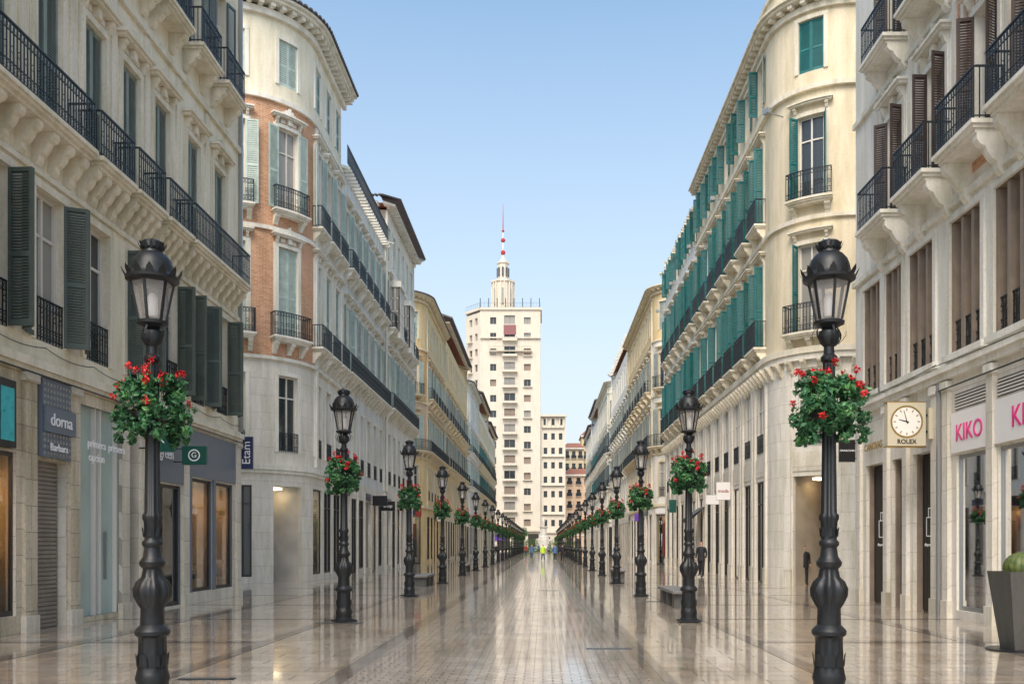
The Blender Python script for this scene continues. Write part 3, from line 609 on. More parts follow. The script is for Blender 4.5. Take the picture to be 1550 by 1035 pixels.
# ================================================================== RIGHT ROUND CORNER with teal shutters
def teal(name,Y0,Y1,R,H,seed,w1,first):
    random.seed(seed)
    g=G(name); f=Path(1,9.7,Y0,Y1,R); E=f.end; W=f.W; st=f.L
    n=round((E-st-.3)/2.6); bays=[st+.1+(E-st-.3)*(i+.5)/n for i in range(n)]
    if R: bays=[-3.2,1.75]+bays
    hs=[(u-.78,u+.78,.0,4.5) for u in bays]
    hm=[(u-.55,u+.55,5.7,8.9) for u in bays]
    wall(g,f,-W,E,0,9.7,'stone_pale',hs+hm)
    for i,h in enumerate(hs):
        if R and i==1: shop(g,f,h,'room','glow_soft',depth=3,glass=False,items=False,wm='stone_pale'); quad(g,'glass',f,h[0]+.3,h[1]-.3,-2.98,0,3)
        elif i%4==0: shop(g,f,h,'room','glow_warm',wm='stone_pale')
        else: reveal(g,f,h,.1,'stone_pale'); windowfill(g,f,h,.1,'frame_dark','glass',2,.78)
    for h in hm: reveal(g,f,h,.1,'stone_pale'); windowfill(g,f,h,.1,'frame_white',random.choice(['glass','glass_curtain']),2,.6); railing(g,f,h[0]+.02,h[1]-.02,.03,5.75,.8,1)
    for u in bays:
        for d in(-1.02,1.02):
            prism(g,'stone_pale',f,u+d-.15,u+d+.15,-.01,.09,.0,9.2); prism(g,'stone',f,u+d-.19,u+d+.19,-.01,.13,.0,.7)
        prism(g,'stone',f,u-.8,u+.8,-.01,.04,4.7,5.5)
    prism(g,'stone_pale',f,-W,E,-.01,.2,9.203,9.45); prism(g,'cream_trim',f,-W,E,-.01,.28,9.453,9.7)
    nn=int((E)/.62); 
    for i in range(nn+1): corbel(g,f,.1+(E-.2)*i/nn,.16,.4,9.2,.55,'cream_trim')
    kw=dict(shut='perp',smat='teal_shutter',sl=.07,lod=0 if R else 1,lw=.40)
    storey(g,f,9.7,15,[(-W,E,w1)],bays,1.1,10.3,13.9,'cream_trim',sur='hood',bal='each',bd=.55,bh=1.15,corbn=3,ch=.45,balw=.42,**kw)
    prism(g,'cream_trim',f,-W,E,-.01,.12,14.85,15.02)
    storey(g,f,15,20.2,[(-W,E,w1)],bays,1.1,15.7,19.1,'cream_trim',sur='hood',bal='each',bd=.5,bh=1.1,corbn=2,ch=.45,balw=.32,**kw)
    prism(g,'cream_trim',f,-W,E,-.01,.18,20.1,20.3)
    if R:
        wall(g,f,-W,st+.05,20.2,H,w1,[(u-.52,u+.52,20.9,23.0) for u in bays[:2]])
        for u in bays[:2]:
            h=(u-.52,u+.52,20.9,23.0); reveal(g,f,h,.15,'cream_trim'); quad(g,'room_dark',f,h[0],h[1],-.15,h[2],h[3])
            for k in(0,1): leaf(g,f,h[0]+.003+k*.52,-.06,0,.514,20.92,22.98,'teal_shutter',.07)
            surround(g,f,h,'cream_trim','flat')
        storey(g,f,20.2,H,[(st+.05,E,w1)],bays[2:],1.05,20.9,23.0,'cream_trim',sur='flat',**kw)
    else: storey(g,f,20.2,H,[(-W,E,w1)],bays,1.05,20.9,23.0,'cream_trim',sur='flat',**kw)
    cornice(g,f,-W,E,H+.1,.6,'cream_trim',.5,.6,None,0)
    prism(g,w1,f,-W,E,-.3,.12,H+.11,H+.9); prism(g,'cream_trim',f,-W,E,-.32,.2,H+.903,H+1.05)
    closebuilding(g,f,H,endmat=w1)
    for i,u in enumerate(bays[1::3]): prism(g,'frame_steel',f,u+1.2,u+1.24,.1,.9,19.4,19.44); prism(g,'frame_steel',f,u+1.1,u+1.34,.9,1.1,19.35,19.55)
    g.finish()
teal('cream_corner_building',37,58,2.8,23.8,31,'yellow_wall',0)
teal('cream_terrace_building',58,73,0,23.0,32,'white_wall',1)
random.seed(40)
g,f=generic('yellow_corner_building',1,9.6,79,104,2.0,23.8,'yellow2','yellow_wall','stone_pale','grey_shutter',41,1,[(5.2,9.6,5.8,8.8,'plain'),(9.6,14.6,10.2,13.4,'cont'),(14.6,19.4,15.2,18.2,'each'),(19.4,23.8,20.2,22.6,'top')],2.7,shut='flat',tile=None,walls=['pale_wall','white_wall','pale_wall','yellow2']); g.finish()
g,f=generic('white_stucco_building',1,9.7,104,130,0,25.5,'white_wall','white_trim','stone_pale','grey_shutter',42,2,FL,2.8,shut='flat',tile=None); g.finish()
g,f=generic('beige_apartment_building',1,9.6,135,160,1.5,25.5,'cream','white_trim','stone_pale','slate_shutter',43,2,FL,2.8,shut='flat',tile=None); g.finish()
g,f=generic('pale_green_building',1,9.7,160,183,0,26.5,'bluewhite','white_trim','stone_pale','teal_shutter',44,2,FL,3,shut='flat'); g.finish()
g,f=generic('pale_corner_building',1,9.6,183,205,0,25,'pale_wall','white_trim','stone_pale','grey_shutter',45,2,FL,3,shut='flat'); g.finish()

# ================================================================== FAR TOWER
random.seed(50)
g=G('art_deco_tower')
xl,xr,yt=-15.6,-.65,230
ff=Line((xl,yt),(xr,yt)); H=60.5
F1=3.86
def face_t(f,cols,H,nf,z0=5.5,wm='tower_wall'):
    hs=[]
    for k in range(nf):
        z=z0+k*F1
        for (c,w,h) in cols: hs.append((c-w/2,c+w/2,z+.8,z+.8+h))
    wall(g,f,0,f.end,0,H,wm,hs)
    for h in hs:
        reveal(g,f,h,.4,wm); quad(g,random.choice(['glass','glass','frame_taupe','glass_curtain']),f,h[0],h[1],-.4,h[2],h[3])
        prism(g,'frame_taupe',f,(h[0]+h[1])/2-.06,(h[0]+h[1])/2+.06,-.39,-.3,h[2],h[3])
    return hs
cols=[(3.2,1.5,1.7),(7.3,2.7,2.2),(11.7,1.7,1.7)]
hs=face_t(ff,cols,H,14)
for k in range(13):
    z=5.5+k*F1
    prism(g,'tower_wall',ff,5.5,9.2,-.01,1.1,z+.4,z+.62); prism(g,'tower_wall',ff,5.5,9.2,.95,1.1,z+.62,z+.95)
    railing(g,ff,5.6,9.1,1.0,z+.9,.6,2,bs=.5)
    if k%2: prism(g,'tower_wall',ff,10.6,12.9,-.01,.5,z+.55,z+.75)
prism(g,'tower_wall',ff,.0,ff.end,-.01,.5,H-7.6,H-7.3); prism(g,'mauve',ff,5.8,8.9,-.2,.05,H-6.6,H-4.2)
prism(g,'tower_wall',ff,2.2,12.9,-.01,1.0,H-10.9,H-10.7); railing(g,ff,2.2,12.8,.95,H-10.7,1.0,2,bs=.5)
lf=Line((-19.6,235),(xl,yt)); face_t(lf,[(2.2,1.3,1.8),(4.6,1.2,1.8)],H-1,14)
for k in range(13): prism(g,'tower_wall',lf,1.2,3.2,-.01,.8,5.5+k*F1+.5,5.5+k*F1+.8)
rf=Line((xr,yt),(xr,yt+14)); wall(g,rf,0,14,0,H,'tower_wall',[])
bf=Line((xl-4,yt+14),(-19.6,235)); wall(g,bf,0,bf.end,0,H-1,'tower_wall',[])
g.face('flat_roof',[(xl,yt,H-.02),(xr,yt,H-.02),(xr,yt+14,H-.02),(xl-4,yt+14,H-.02),(-19.6,235,H-.02)])
for F_ in(ff,lf,rf): prism(g,'tower_wall',F_,0,F_.end,-.3,.35,H-.5,H+.1); railing(g,F_,0.2,F_.end-.2,.1,H+.1,1.2,2,bs=.8)
for i in range(8): bar(g,ff,i*2.1,.1,H,H+2.4,.09)
for i in range(4): prism(g,'frame_dark',ff,.8+i*3.7,3.4+i*3.7,-.01,.06,.4,4.4)
prism(g,'purple',ff,1,6,.06,.2,2.7,4.2); prism(g,'tower_wall',ff,-.2,ff.end,-.01,.6,5.0,5.6)
def lathe(g,m,prof,n=16,c=(0,0,0),mod=None,a0=0):
    V=[];
    for k,(r,z) in enumerate(prof):
        md=mod[k] if mod else 0
        for i in range(n):
            a=2*pi*i/n+a0; rr=r*(1+(md*math.cos(8*a) if md else 0)); V.append((c[0]+rr*math.cos(a),c[1]+rr*math.sin(a),c[2]+z))
    g.mesh(m,V,[(k*n+i,k*n+(i+1)%n,(k+1)*n+(i+1)%n,(k+1)*n+i) for k in range(len(prof)-1) for i in range(n)])
cx,cy=-10.2,236
lathe(g,'tower_wall',[(3.6,H-.1),(3.6,H+.6),(2.9,H+.62),(2.9,H+7.6),(3.2,H+7.7),(3.2,H+8.2),(2.4,H+8.4),(2.2,H+8.5),(1.4,H+8.6),(1.4,H+12.5),(1.65,H+12.7),(1.65,H+13),(.9,H+13.4),(.35,H+14.5),(.3,H+15)],8,(cx,cy,0),a0=pi/8)
for i in range(8):
    a=2*pi*i/8; 
    for s_ in(-.5,.5):
        x=cx+2.85*math.cos(a+s_*.3); y=cy+2.85*math.sin(a+s_*.3); g.box('tower_wall',x-.15,x+.15,y-.15,y+.15,H+.6,H+7.6)
    x=cx+1.42*math.cos(a); y=cy+1.42*math.sin(a); g.box('glass',x-.2,x+.2,y-.2,y+.2,H+9.3,H+11.6)
    x=cx+2.72*math.cos(a); y=cy+2.72*math.sin(a); g.box('glass_curtain',x-.25,x+.25,y-.25,y+.25,H+2,H+6)
lathe(g,'spire_red',[(.3,H+15),(.55,H+15.3),(.6,H+15.8),(.3,H+16.2)],10,(cx,cy,0))
lathe(g,'stone_white',[(.2,H+16.2),(.2,H+18.2)],8,(cx,cy,0)); lathe(g,'spire_red',[(.2,H+18.2),(.55,H+18.5),(.55,H+19),(.2,H+19.3)],10,(cx,cy,0))
lathe(g,'stone_white',[(.16,H+19.3),(.12,H+20.8)],8,(cx,cy,0)); lathe(g,'spire_red',[(.12,H+20.8),(.4,H+21.1),(.12,H+21.5),(.09,H+24),(.03,H+28)],8,(cx,cy,0))
g.finish()
g=G('tower_wing_building'); wf=Line((-.6,231),(5.6,231)); hs=[]
for k in range(8):
    for c in(1.2,3.1,5.0): hs.append((c-.45,c+.45,6.3+k*3.6,7.9+k*3.6))
wall(g,wf,0,6.2,0,34,'tower_wall',hs)
for h in hs: reveal(g,wf,h,.4,'tower_wall'); quad(g,'glass',wf,h[0],h[1],-.4,h[2],h[3])
for k in range(1,8,2): prism(g,'tower_wall',wf,.3,5.9,-.01,.5,5.6+k*3.6,5.8+k*3.6)
for i in range(6): prism(g,'tower_wall',wf,.2+i*1.1,.5+i*1.1,-.01,.3,31.2,33.6)
prism(g,'tower_wall',wf,-.1,6.6,-.01,.9,33.6,34.1); prism(g,'frame_dark',wf,.8,2.4,-.01,.05,.3,3.6); prism(g,'frame_dark',wf,3.4,5.4,-.01,.05,.3,3.6); prism(g,'tower_wall',wf,0,6.2,-.01,.5,4.6,5.1)
g.box('tower_wall',-.6,5.6,231.6,243,0,33.9); g.finish()
def flat_building(name,x0,x1,y,H,wm,nf,nc,roof='roof_tile',d=14):
    g=G(name); f=Line((x0,y),(x1,y)); L=f.len; hs=[]
    fh=(H-4.5)/nf
    for k in range(nf):
        for i in range(nc): c=L*(i+.5)/nc; hs.append((c-.5,c+.5,4.5+k*fh+.6,4.5+k*fh+fh*.78))
    wall(g,f,0,L,0,H,wm,hs)
    for h in hs: reveal(g,f,h,.3,wm); quad(g,'glass',f,h[0],h[1],-.3,h[2],h[3]); prism(g,'iron',f,h[0]-.2,h[1]+.2,.3,.34,h[2]+.0,h[2]+.9); prism(g,wm,f,h[0]-.25,h[1]+.25,-.01,.35,h[2]-.15,h[2]-.01)
    for i in range(nc): c=L*(i+.5)/nc; prism(g,'frame_dark',f,c-.7,c+.7,-.01,.04,.2,3.3)
    prism(g,'white_trim',f,-.3,L+.3,-.01,.6,H-.3,H+.1); prism(g,'white_trim',f,0,L,-.01,.2,4.0,4.3)
    g.box(wm,x0,x1,y+.4,y+d,0,H-.05)
    a,b=x0-.4,x1+.4
    V=[(a,y-.6,H+.12),(b,y-.6,H+.12),(b,y+d,H+.12),(a,y+d,H+.12),(a+1.5,y+d/2,H+2.2),(b-1.5,y+d/2,H+2.2)]
    g.mesh(roof,V,[(0,1,5,4),(2,3,4,5),(1,2,5),(3,0,4)])
    g.finish()
flat_building('distant_cream_building',5.9,11.5,262,29,'yellow_wall',7,3)
flat_building('distant_beige_building',5.8,20,243,20,'pink_wall',5,6)
flat_building('distant_yellow_building',11.5,26,275,34,'yellow2',8,6)
flat_building('distant_white_building',-48,-22,246,30,'cream',7,9)
flat_building('distant_grey_building',20.5,50,240,26,'white_wall',6,9)

# ================================================================== GROUND
def sheet(name,mat,x0,x1,y0,y1,z):
    g=G(name); g.face(mat,[(x0,y0,z),(x1,y0,z),(x1,y1,z),(x0,y1,z)]); return g.finish(single=True)
sheet('ground','ground_far',-900,900,-300,1500,0)
sheet('marble_pavement','marble',-22,22,-10,222,.004)
sheet('central_paved_strip','pavers',-2.45,1.35,-10,205,.008)
for x in(-2.75,1.35): sheet('stone_border_band','marble_band',x,x+.3,-10,205,.008)
for x in(-4.95,3.55): sheet('stone_border_band','marble_band',x,x+.25,-10,205,.008)
for x in(-8.2,7.3): sheet('stone_border_band','marble_band',x,x+.3,-10,205,.008)
for i,y in enumerate([6+5*k for k in range(30)]):
    for a,b in((-10,-8.2),(-7.9,-4.95),(3.8,7.3),(7.6,9.5)): sheet('stone_cross_band','marble_band',a,b,y,y+.3,.008)
for x,y,w in((-4.9,20.0,1.0),(.7,15.0,.75),(-4.6,11.6,.7),(-.2,34,.8),(3.0,27.5,.5)):
    g=G('drain_grate'); g.box('iron',x-.0,x+w,y,y+.16,.009,.014)
    for i in range(int(w/.05)): g.box('frame_steel',x+.01+i*.05,x+.03+i*.05,y+.02,y+.14,.0145,.017)
    g.finish()

# ================================================================== STREET LAMPS
lg=G('lampmesh')
prof=[(.20,0),(.20,.07),(.175,.09),(.17,.16),(.185,.2),(.17,.26),(.15,.32),(.14,.6),(.15,.66),(.185,.69),(.19,.73),(.17,.76),(.13,.8),(.125,.98),(.15,1.04),(.185,1.12),(.19,1.2),(.16,1.28),(.11,1.33),(.10,1.42),(.135,1.46),(.14,1.5),(.12,1.53),(.10,1.56),(.085,1.66),(.11,1.69),(.11,1.72),(.085,1.75),(.085,1.95),(.10,1.98),(.10,2.02),(.08,2.05),(.07,2.9),(.062,3.72),(.09,3.75),(.09,3.79),(.06,3.82),(.055,3.9),(.10,3.95),(.12,4.02),(.11,4.07),(.07,4.1),(.12,4.13),(.165,4.15),(.17,4.18),(.12,4.2),(0,4.2)]
mod=[0]*len(prof)
for i in range(14,19): mod[i]=.09
for i in range(6,8): mod[i]=.06
for i in range(28,34): mod[i]=.08
lathe(lg,'lamp_iron',prof,48,mod=mod)
lg.box('lamp_iron',-.23,.23,-.23,.23,.01,.05)
# acanthus leaves round the pedestal and collar
for zc,rc,hh,k in((.34,.155,.22,8),(1.0,.13,.14,8),(1.78,.088,.16,6)):
    for i in range(k):
        a=2*pi*i/k; ca,sa=math.cos(a),math.sin(a); w_=rc*.38
        pts=[(rc,-w_,zc),(rc+.012,0,zc),(rc+.025,0,zc+hh*.7),(rc+.01,-w_*.8,zc+hh*.55)]; pt2=[(rc+.012,0,zc),(rc,w_,zc),(rc+.01,w_*.8,zc+hh*.55),(rc+.025,0,zc+hh*.7)]
        for P in(pts,pt2): lg.face('lamp_iron',[(r*ca-t*sa,r*sa+t*ca,z) for r,t,z in P])
n=6
zb,zt,rb,rt=4.2,4.63,.14,.225
for i in range(n):
    a=2*pi*i/n; b=2*pi*(i+1)/n
    P=[(rb*math.cos(a),rb*math.sin(a),zb),(rb*math.cos(b),rb*math.sin(b),zb),(rt*math.cos(b),rt*math.sin(b),zt),(rt*math.cos(a),rt*math.sin(a),zt)]
    lg.face('lamp_glass',P)
    t=.013; ca,sa=math.cos(a),math.sin(a); V=[]
    for r,z in((rb,zb),(rt,zt)):
        for dr,dt in((-t,-t),(t,-t),(t,t),(-t,t)): V.append(((r+dr)*ca-dt*sa,(r+dr)*sa+dt*ca,z))
    lg.mesh('lamp_iron',V,[(0,1,5,4),(1,2,6,5),(2,3,7,6),(3,0,4,7)])
    for k in range(5):
        t0=k/5*pi; t1=(k+1)/5*pi
        r0=.10+.09*math.sin(t0); r1=.10+.09*math.sin(t1); z0=3.92+.24*k/5; z1=3.92+.24*(k+1)/5
        lg.face('lamp_iron',[(r0*ca-.012*sa,r0*sa+.012*ca,z0),(r0*ca+.012*sa,r0*sa-.012*ca,z0),(r1*ca+.012*sa,r1*sa-.012*ca,z1),(r1*ca-.012*sa,r1*sa+.012*ca,z1)])
lathe(lg,'sign_white',[(0,4.22),(.05,4.24),(.06,4.3),(.055,4.45),(.03,4.5),(0,4.5)],10)
lathe(lg,'lamp_iron',[(.0,4.6),(.22,4.61),(.25,4.62),(.285,4.64),(.29,4.67),(.25,4.70),(.235,4.74),(.225,4.80),(.2,4.87),(.15,4.93),(.115,4.95),(.105,4.99),(.13,5.0),(.125,5.06),(.10,5.08),(.03,5.1),(0,5.12)],24)
for i in range(14):
    a=2*pi*i/14; ca,sa=math.cos(a),math.sin(a)
    pts=[(.27,-.05,4.65),(.27,.05,4.65),(.31,.035,4.72),(.33,0,4.77),(.31,-.035,4.72)]
    lg.face('lamp_iron',[(r*ca-t*sa,r*sa+t*ca,z) for r,t,z in pts])
    pts=[(.12,-.02,4.98),(.12,.02,4.98),(.15,.015,5.04),(.155,0,5.06),(.15,-.015,5.04)]
    lg.face('lamp_iron',[(r*ca-t*sa,r*sa+t*ca,z) for r,t,z in pts])
random.seed(5)
bk=G('basket')
def leafquad(g,m,c,r,s):
    d=Vector((random.gauss(0,1),random.gauss(0,1),random.gauss(0,1))).normalized(); e=d.cross(Vector((random.gauss(0,1),random.gauss(0,1),random.gauss(0,1)))).normalized(); h=d.cross(e)*.25
    c=Vector(c); g.face(m,[tuple(c-d*s),tuple(c+e*s*.6+h*s),tuple(c+d*s),tuple(c-e*s*.6+h*s)])
cl=[]
for i in range(80):
    a=random.uniform(0,2*pi); ph=random.uniform(-1,1)
    rr=.34*math.sqrt(max(.05,1-(ph*.85)**2))*random.uniform(.6,1.18); z=3.24+ph*.30
    cl.append((rr*math.cos(a),rr*math.sin(a),z,random.uniform(.05,.11)))
for i in range(16):
    a=random.uniform(0,2*pi); rr=random.uniform(.15,.40); cl.append((rr*math.cos(a),rr*math.sin(a),random.uniform(2.84,3.0),.05))
for cx_,cy_,cz,cr in cl:
    m=random.choice(['leaf','leaf','leaf2'])
    for j in range(34):
        v=Vector((random.gauss(0,1),random.gauss(0,1),random.gauss(0,1))).normalized()*cr*random.uniform(.5,1.15)
        leafquad(bk,m,(cx_+v.x,cy_+v.y,cz+v.z),0,random.uniform(.022,.05))
for i in range(32):
    a=random.uniform(0,2*pi); rr=random.uniform(.05,.36); z=3.6+random.uniform(-.06,.2)-rr*.35
    if i>27: z=3.2+random.uniform(-.15,.15); rr=.4
    for j in range(24):
        v=Vector((random.gauss(0,1),random.gauss(0,1),random.gauss(0,1))).normalized()*.042*random.uniform(.4,1.1)
        leafquad(bk,random.choice(['red_petal','red_petal','red_petal','red_dark']),(rr*math.cos(a)+v.x,rr*math.sin(a)+v.y,z+v.z),0,random.uniform(.014,.025))
    x,y=rr*math.cos(a),rr*math.sin(a); bk.face('leaf',[(x*.6,y*.6,3.2),(x*.6+.008,y*.6,3.2),(x+.008,y,z),(x,y,z)])
lathe(bk,'black',[(.07,3.0),(.18,3.03),(.24,3.1),(.25,3.16),(.07,3.16)],16)
def tomesh(g,smooth=True):
    V=[];F=[];MI=[];ms=[]
    for i,(m,(v,f_,u)) in enumerate(g.b.items()):
        n_=len(V); V+=v; F+=[tuple(a+n_ for a in x) for x in f_]; MI+=[i]*len(f_); ms.append(m)
    me=bpy.data.meshes.new(g.name); me.from_pydata(V,[],F)
    for m in ms: me.materials.append(M[m])
    me.polygons.foreach_set('material_index',MI)
    if smooth:
        me.polygons.foreach_set('use_smooth',[True]*len(F))
        try: me.set_sharp_from_angle(angle=math.radians(40))
        except Exception: pass
    return me
lm=tomesh(lg); bm_=tomesh(bk,False)
for X in(-4.37,3.2):
    for i in range(21):
        y=10.35+9.95*i
        p=bpy.data.objects.new('street_lamp',None); scene.collection.objects.link(p); p.location=(X,y,0.008)
        o=bpy.data.objects.new('lamp_post',lm); scene.collection.objects.link(o); o.parent=p; o.rotation_euler=(0,0,random.choice([0,pi/6]))
        o=bpy.data.objects.new('flower_basket',bm_); scene.collection.objects.link(o); o.parent=p; o.rotation_euler=(0,0,random.uniform(0,6.28)); s=random.uniform(.93,1.06); o.scale=(s,s,1)

# ================================================================== BENCHES
def bench(x,y,L):
    g=G('stone_bench')
    w=.6; V=[]
    for z,i in((.38,.0),(.40,-.02),(.45,-.02),(.47,.0)):
        q=.02 if i==0 else 0
        V+=[(x-w/2+q,y+q,z),(x+w/2-q,y+q,z),(x+w/2-q,y+L-q,z),(x-w/2+q,y+L-q,z)]
    F=[(3,2,1,0),(12,13,14,15)]
    for k in range(3):
        for j in range(4): F.append((k*4+j,k*4+(j+1)%4,k*4+4+(j+1)%4,k*4+4+j))
    g.mesh('bench_grey',V,F)
    for k in range(3):
        yy=y+.15+k*(L-.7)/2; g.box('pot_grey',x-w/2+.06,x+w/2-.06,yy,yy+.4,.008,.379)
    g.finish()
bench(3.75,24.6,3.2); bench(-4.95,37,3.0); bench(-4.95,57,3.0); bench(3.75,45,3.0)

# ================================================================== CACTUS PLANTER
g=G('cactus_planter'); px,py=7.72,14.9
def fr(z,h): return [(px-h,py-h,z),(px+h,py-h,z),(px+h,py+h,z),(px-h,py+h,z)]
V=fr(.03,.24)+fr(1.22,.38)+fr(1.27,.385)+fr(1.27,.35)+fr(1.15,.34)
g.mesh('pot_grey',V,[(k*4+j,k*4+(j+1)%4,k*4+4+(j+1)%4,k*4+4+j) for k in range(4) for j in range(4)]+[(16,17,18,19)])
V=[];n=48;rings=14
for k in range(rings+1):
    t=pi*k/rings
    for i in range(n):
        a=2*pi*i/n; r=.27*math.sin(t)*(1+.07*math.cos(16*a)); V.append((px+r*math.cos(a),py+r*math.sin(a),1.33-.25*math.cos(t)))
g.mesh('cactus',V,[(k*n+i,k*n+(i+1)%n,(k+1)*n+(i+1)%n,(k+1)*n+i) for k in range(rings) for i in range(n)])
for i in range(16):
    a=2*pi*i/16
    for k in range(3,14):
        t=pi*k/14; r=.27*math.sin(t)*1.07; x=px+r*math.cos(a);y=py+r*math.sin(a);z=1.33-.25*math.cos(t)
        for j in range(3): 
            d=Vector((random.gauss(0,1),random.gauss(0,1),random.gauss(0,1))).normalized()*.03; g.face('yellow2',[(x,y,z),(x+.004,y+.004,z),(x+d.x+.02*math.cos(a),y+d.y+.02*math.sin(a),z+d.z)])
lathe(g,'black',[(.0,.008),(.52,.01),(.52,.022),(.5,.03),(0,.03)],24,(px-.03,py,0))
g.finish(smooth=('cactus',))

# ================================================================== SIGNS
def hang(name,side,X0,xa,xb,y,z0,z1,mat,txt=None,ts=.15,tm='letter_white',rot=FRONT,t=.05):
    g=G(name); a,b=sorted((side*xa,side*xb))
    g.box(mat,a,b,y-t,y+t,z0,z1); g.box('frame_steel',a-.012,b+.012,y-t*.7,y+t*.7,z0-.014,z0-.001); g.box('frame_steel',a-.012,b+.012,y-t*.7,y+t*.7,z1+.001,z1+.014)
    e=side*X0; c=a if abs(a)>abs(b) else b; l,r=sorted((e,c))
    for z in(z0+.15*(z1-z0),z1-.15*(z1-z0)): g.box('iron',l,r,y-.015,y+.015,z-.015,z+.015)
    if txt: g.extra.append(text(txt,ts,((a+b)/2,y-t-.008,(z0+z1)/2),rot,tm))
    return g
g=hang('hanging_shop_sign',-1,10,9.05,9.7,24.9,3.85,4.35,'sign_green')
for i in range(20):
    a0=2*pi*i/20;a1=2*pi*(i+1)/20
    g.face('letter_white',[(-9.375+r*math.cos(a),24.9-.055,4.1+r*math.sin(a)) for r,a in((.13,a0),(.13,a1),(.16,a1),(.16,a0))])
g.extra.append(text('G',.2,(-9.375,24.84,4.1),FRONT,'letter_white')); g.finish()
hang('hanging_banner_sign',-1,10,9.58,9.97,30.55,4.2,5.25,'sign_blue','Etam',.38,rot=(pi/2,-pi/2,0)).finish()
hang('hanging_shop_sign',-1,10,9.1,9.8,22.9,4.0,4.6,'sign_green','X',.3).finish()
hang('hanging_shop_sign',1,9.5,8.93,9.4,27.9,4.2,4.85,'black','SWAROVSKI',.085).finish()
hang('hanging_shop_sign',1,9.7,8.9,9.6,47.5,4.0,4.9,'sign_white','moda',.25,'red_cloth').finish(); hang('hanging_shop_sign',1,9.7,8.9,9.6,50.5,3.9,4.4,'sign_white').finish()
hang('hanging_shop_sign',-1,10.7,9.6,10.5,60,3.9,4.5,'black','shop',.3).finish(); hang('hanging_shop_sign',-1,10.7,9.6,10.5,57,4.1,4.7,'black').finish()
hang('hanging_shop_sign',-1,10.7,10.0,10.5,76,4,5,'red_cloth').finish(); hang('hanging_shop_sign',1,9.7,9.0,9.5,66,4,4.9,'sign_green').finish()
hang('hanging_shop_sign',1,9.7,8.9,9.5,90,4,4.7,'purple').finish(); hang('hanging_shop_sign',-1,10.7,10.0,10.5,92,4,4.6,'sign_white').finish()
hang('hanging_shop_sign',1,9.7,8.9,9.5,61,5.4,6.6,'sign_green').finish()
g=G('clock_sign'); y=22.4; a,b=8.3,9.22; z0,z1=4.08,5.12; cx=(a+b)/2; cz=4.66
g.box('clock_body',a,b,y-.12,y+.12,z0,z1); g.box('gold',a-.02,b+.02,y-.10,y+.10,z0-.03,z0-.002); g.box('gold',a-.02,b+.02,y-.10,y+.10,z1+.002,z1+.03)
g.box('iron',b,9.5,y-.03,y+.03,4.4,4.46); g.box('iron',b,9.5,y-.03,y+.03,4.8,4.86); g.box('clock_body',9.3,9.5,y-.1,y+.1,4.25,5.0)
def disc(g,m,r0,r1,cx,cz,y,n=40):
    for i in range(n):
        p0=2*pi*i/n;p1=2*pi*(i+1)/n; g.face(m,[(cx+r*math.cos(q),y,cz+r*math.sin(q)) for r,q in((r0,p0),(r1,p0),(r1,p1),(r0,p1))])
disc(g,'gold',.35,.39,cx,cz,y-.13); disc(g,'clock_face',.0001,.35,cx,cz,y-.126)
for i in range(40):
    p0=2*pi*i/40;p1=2*pi*(i+1)/40; g.face('gold',[(cx+.39*math.cos(p0),y-.13,cz+.39*math.sin(p0)),(cx+.39*math.cos(p1),y-.13,cz+.39*math.sin(p1)),(cx+.39*math.cos(p1),y-.12,cz+.39*math.sin(p1)),(cx+.39*math.cos(p0),y-.12,cz+.39*math.sin(p0))])
def hand(g,ang,l,w,y):
    dx,dz=math.sin(ang),math.cos(ang); px_,pz=dz*w,-dx*w
    g.face('black',[(cx-dx*.05+px_,y,cz-dz*.05+pz),(cx-dx*.05-px_,y,cz-dz*.05-pz),(cx+dx*l-px_*.4,y,cz+dz*l-pz*.4),(cx+dx*l+px_*.4,y,cz+dz*l+pz*.4)])
for i in range(12):
    q=2*pi*i/12; dx,dz=math.sin(q),math.cos(q); w=.012; g.face('gold',[(cx+dx*.26+dz*w,y-.131,cz+dz*.26-dx*w),(cx+dx*.26-dz*w,y-.131,cz+dz*.26+dx*w),(cx+dx*.32-dz*w,y-.131,cz+dz*.32+dx*w),(cx+dx*.32+dz*w,y-.131,cz+dz*.32-dx*w)])
hand(g,math.radians(285),.2,.016,y-.134); hand(g,math.radians(345),.29,.012,y-.137)
g.extra.append(text('ROLEX',.15,(cx,y-.13,4.18),FRONT,'black')); g.finish()
def fascia(name,txt,size,loc,rot,mat): text(txt,size,loc,rot,mat,name)
fascia('shop_lettering','KIKO',.55,(9.43,20.5,4.22),ONRIGHT,'letter_pink'); fascia('shop_lettering','KIKO',.62,(9.43,17.9,4.25),ONRIGHT,'letter_pink')
fascia('shop_lettering','CANOVAS',.3,(9.42,26.4,4.5),ONRIGHT,'gold')
g=G('illuminated_shop_sign'); g.box('black',-10.0,-9.85,12.6,17.3,3.5,4.75)
for i in range(9):
    yy=12.8+i*.5; g.box('aqua',-9.85,-9.84,yy,yy+.42,3.62,4.6)
g.extra.append(text('desigual.',1.0,(-9.825,14.95,4.1),ONLEFT,'letter_white')); g.finish()
g=G('boutique_sign'); g.box('slate_sign',-9.99,-9.9,18.3,19.4,3.45,5.0)
for i in range(9):
    for j in range(12): g.box('frame_steel',-9.9,-9.885,18.33+i*.12,18.39+i*.12,3.5+j*.125,3.56+j*.125)
g.box('slate_sign',-9.88,-9.84,18.3,19.5,3.95,4.45); g.extra.append(text('dorna',.36,(-9.83,18.9,4.2),ONLEFT,'letter_white')); g.extra.append(text('Barbara',.22,(-9.83,18.8,3.65),ONLEFT,'letter_white')); g.finish()
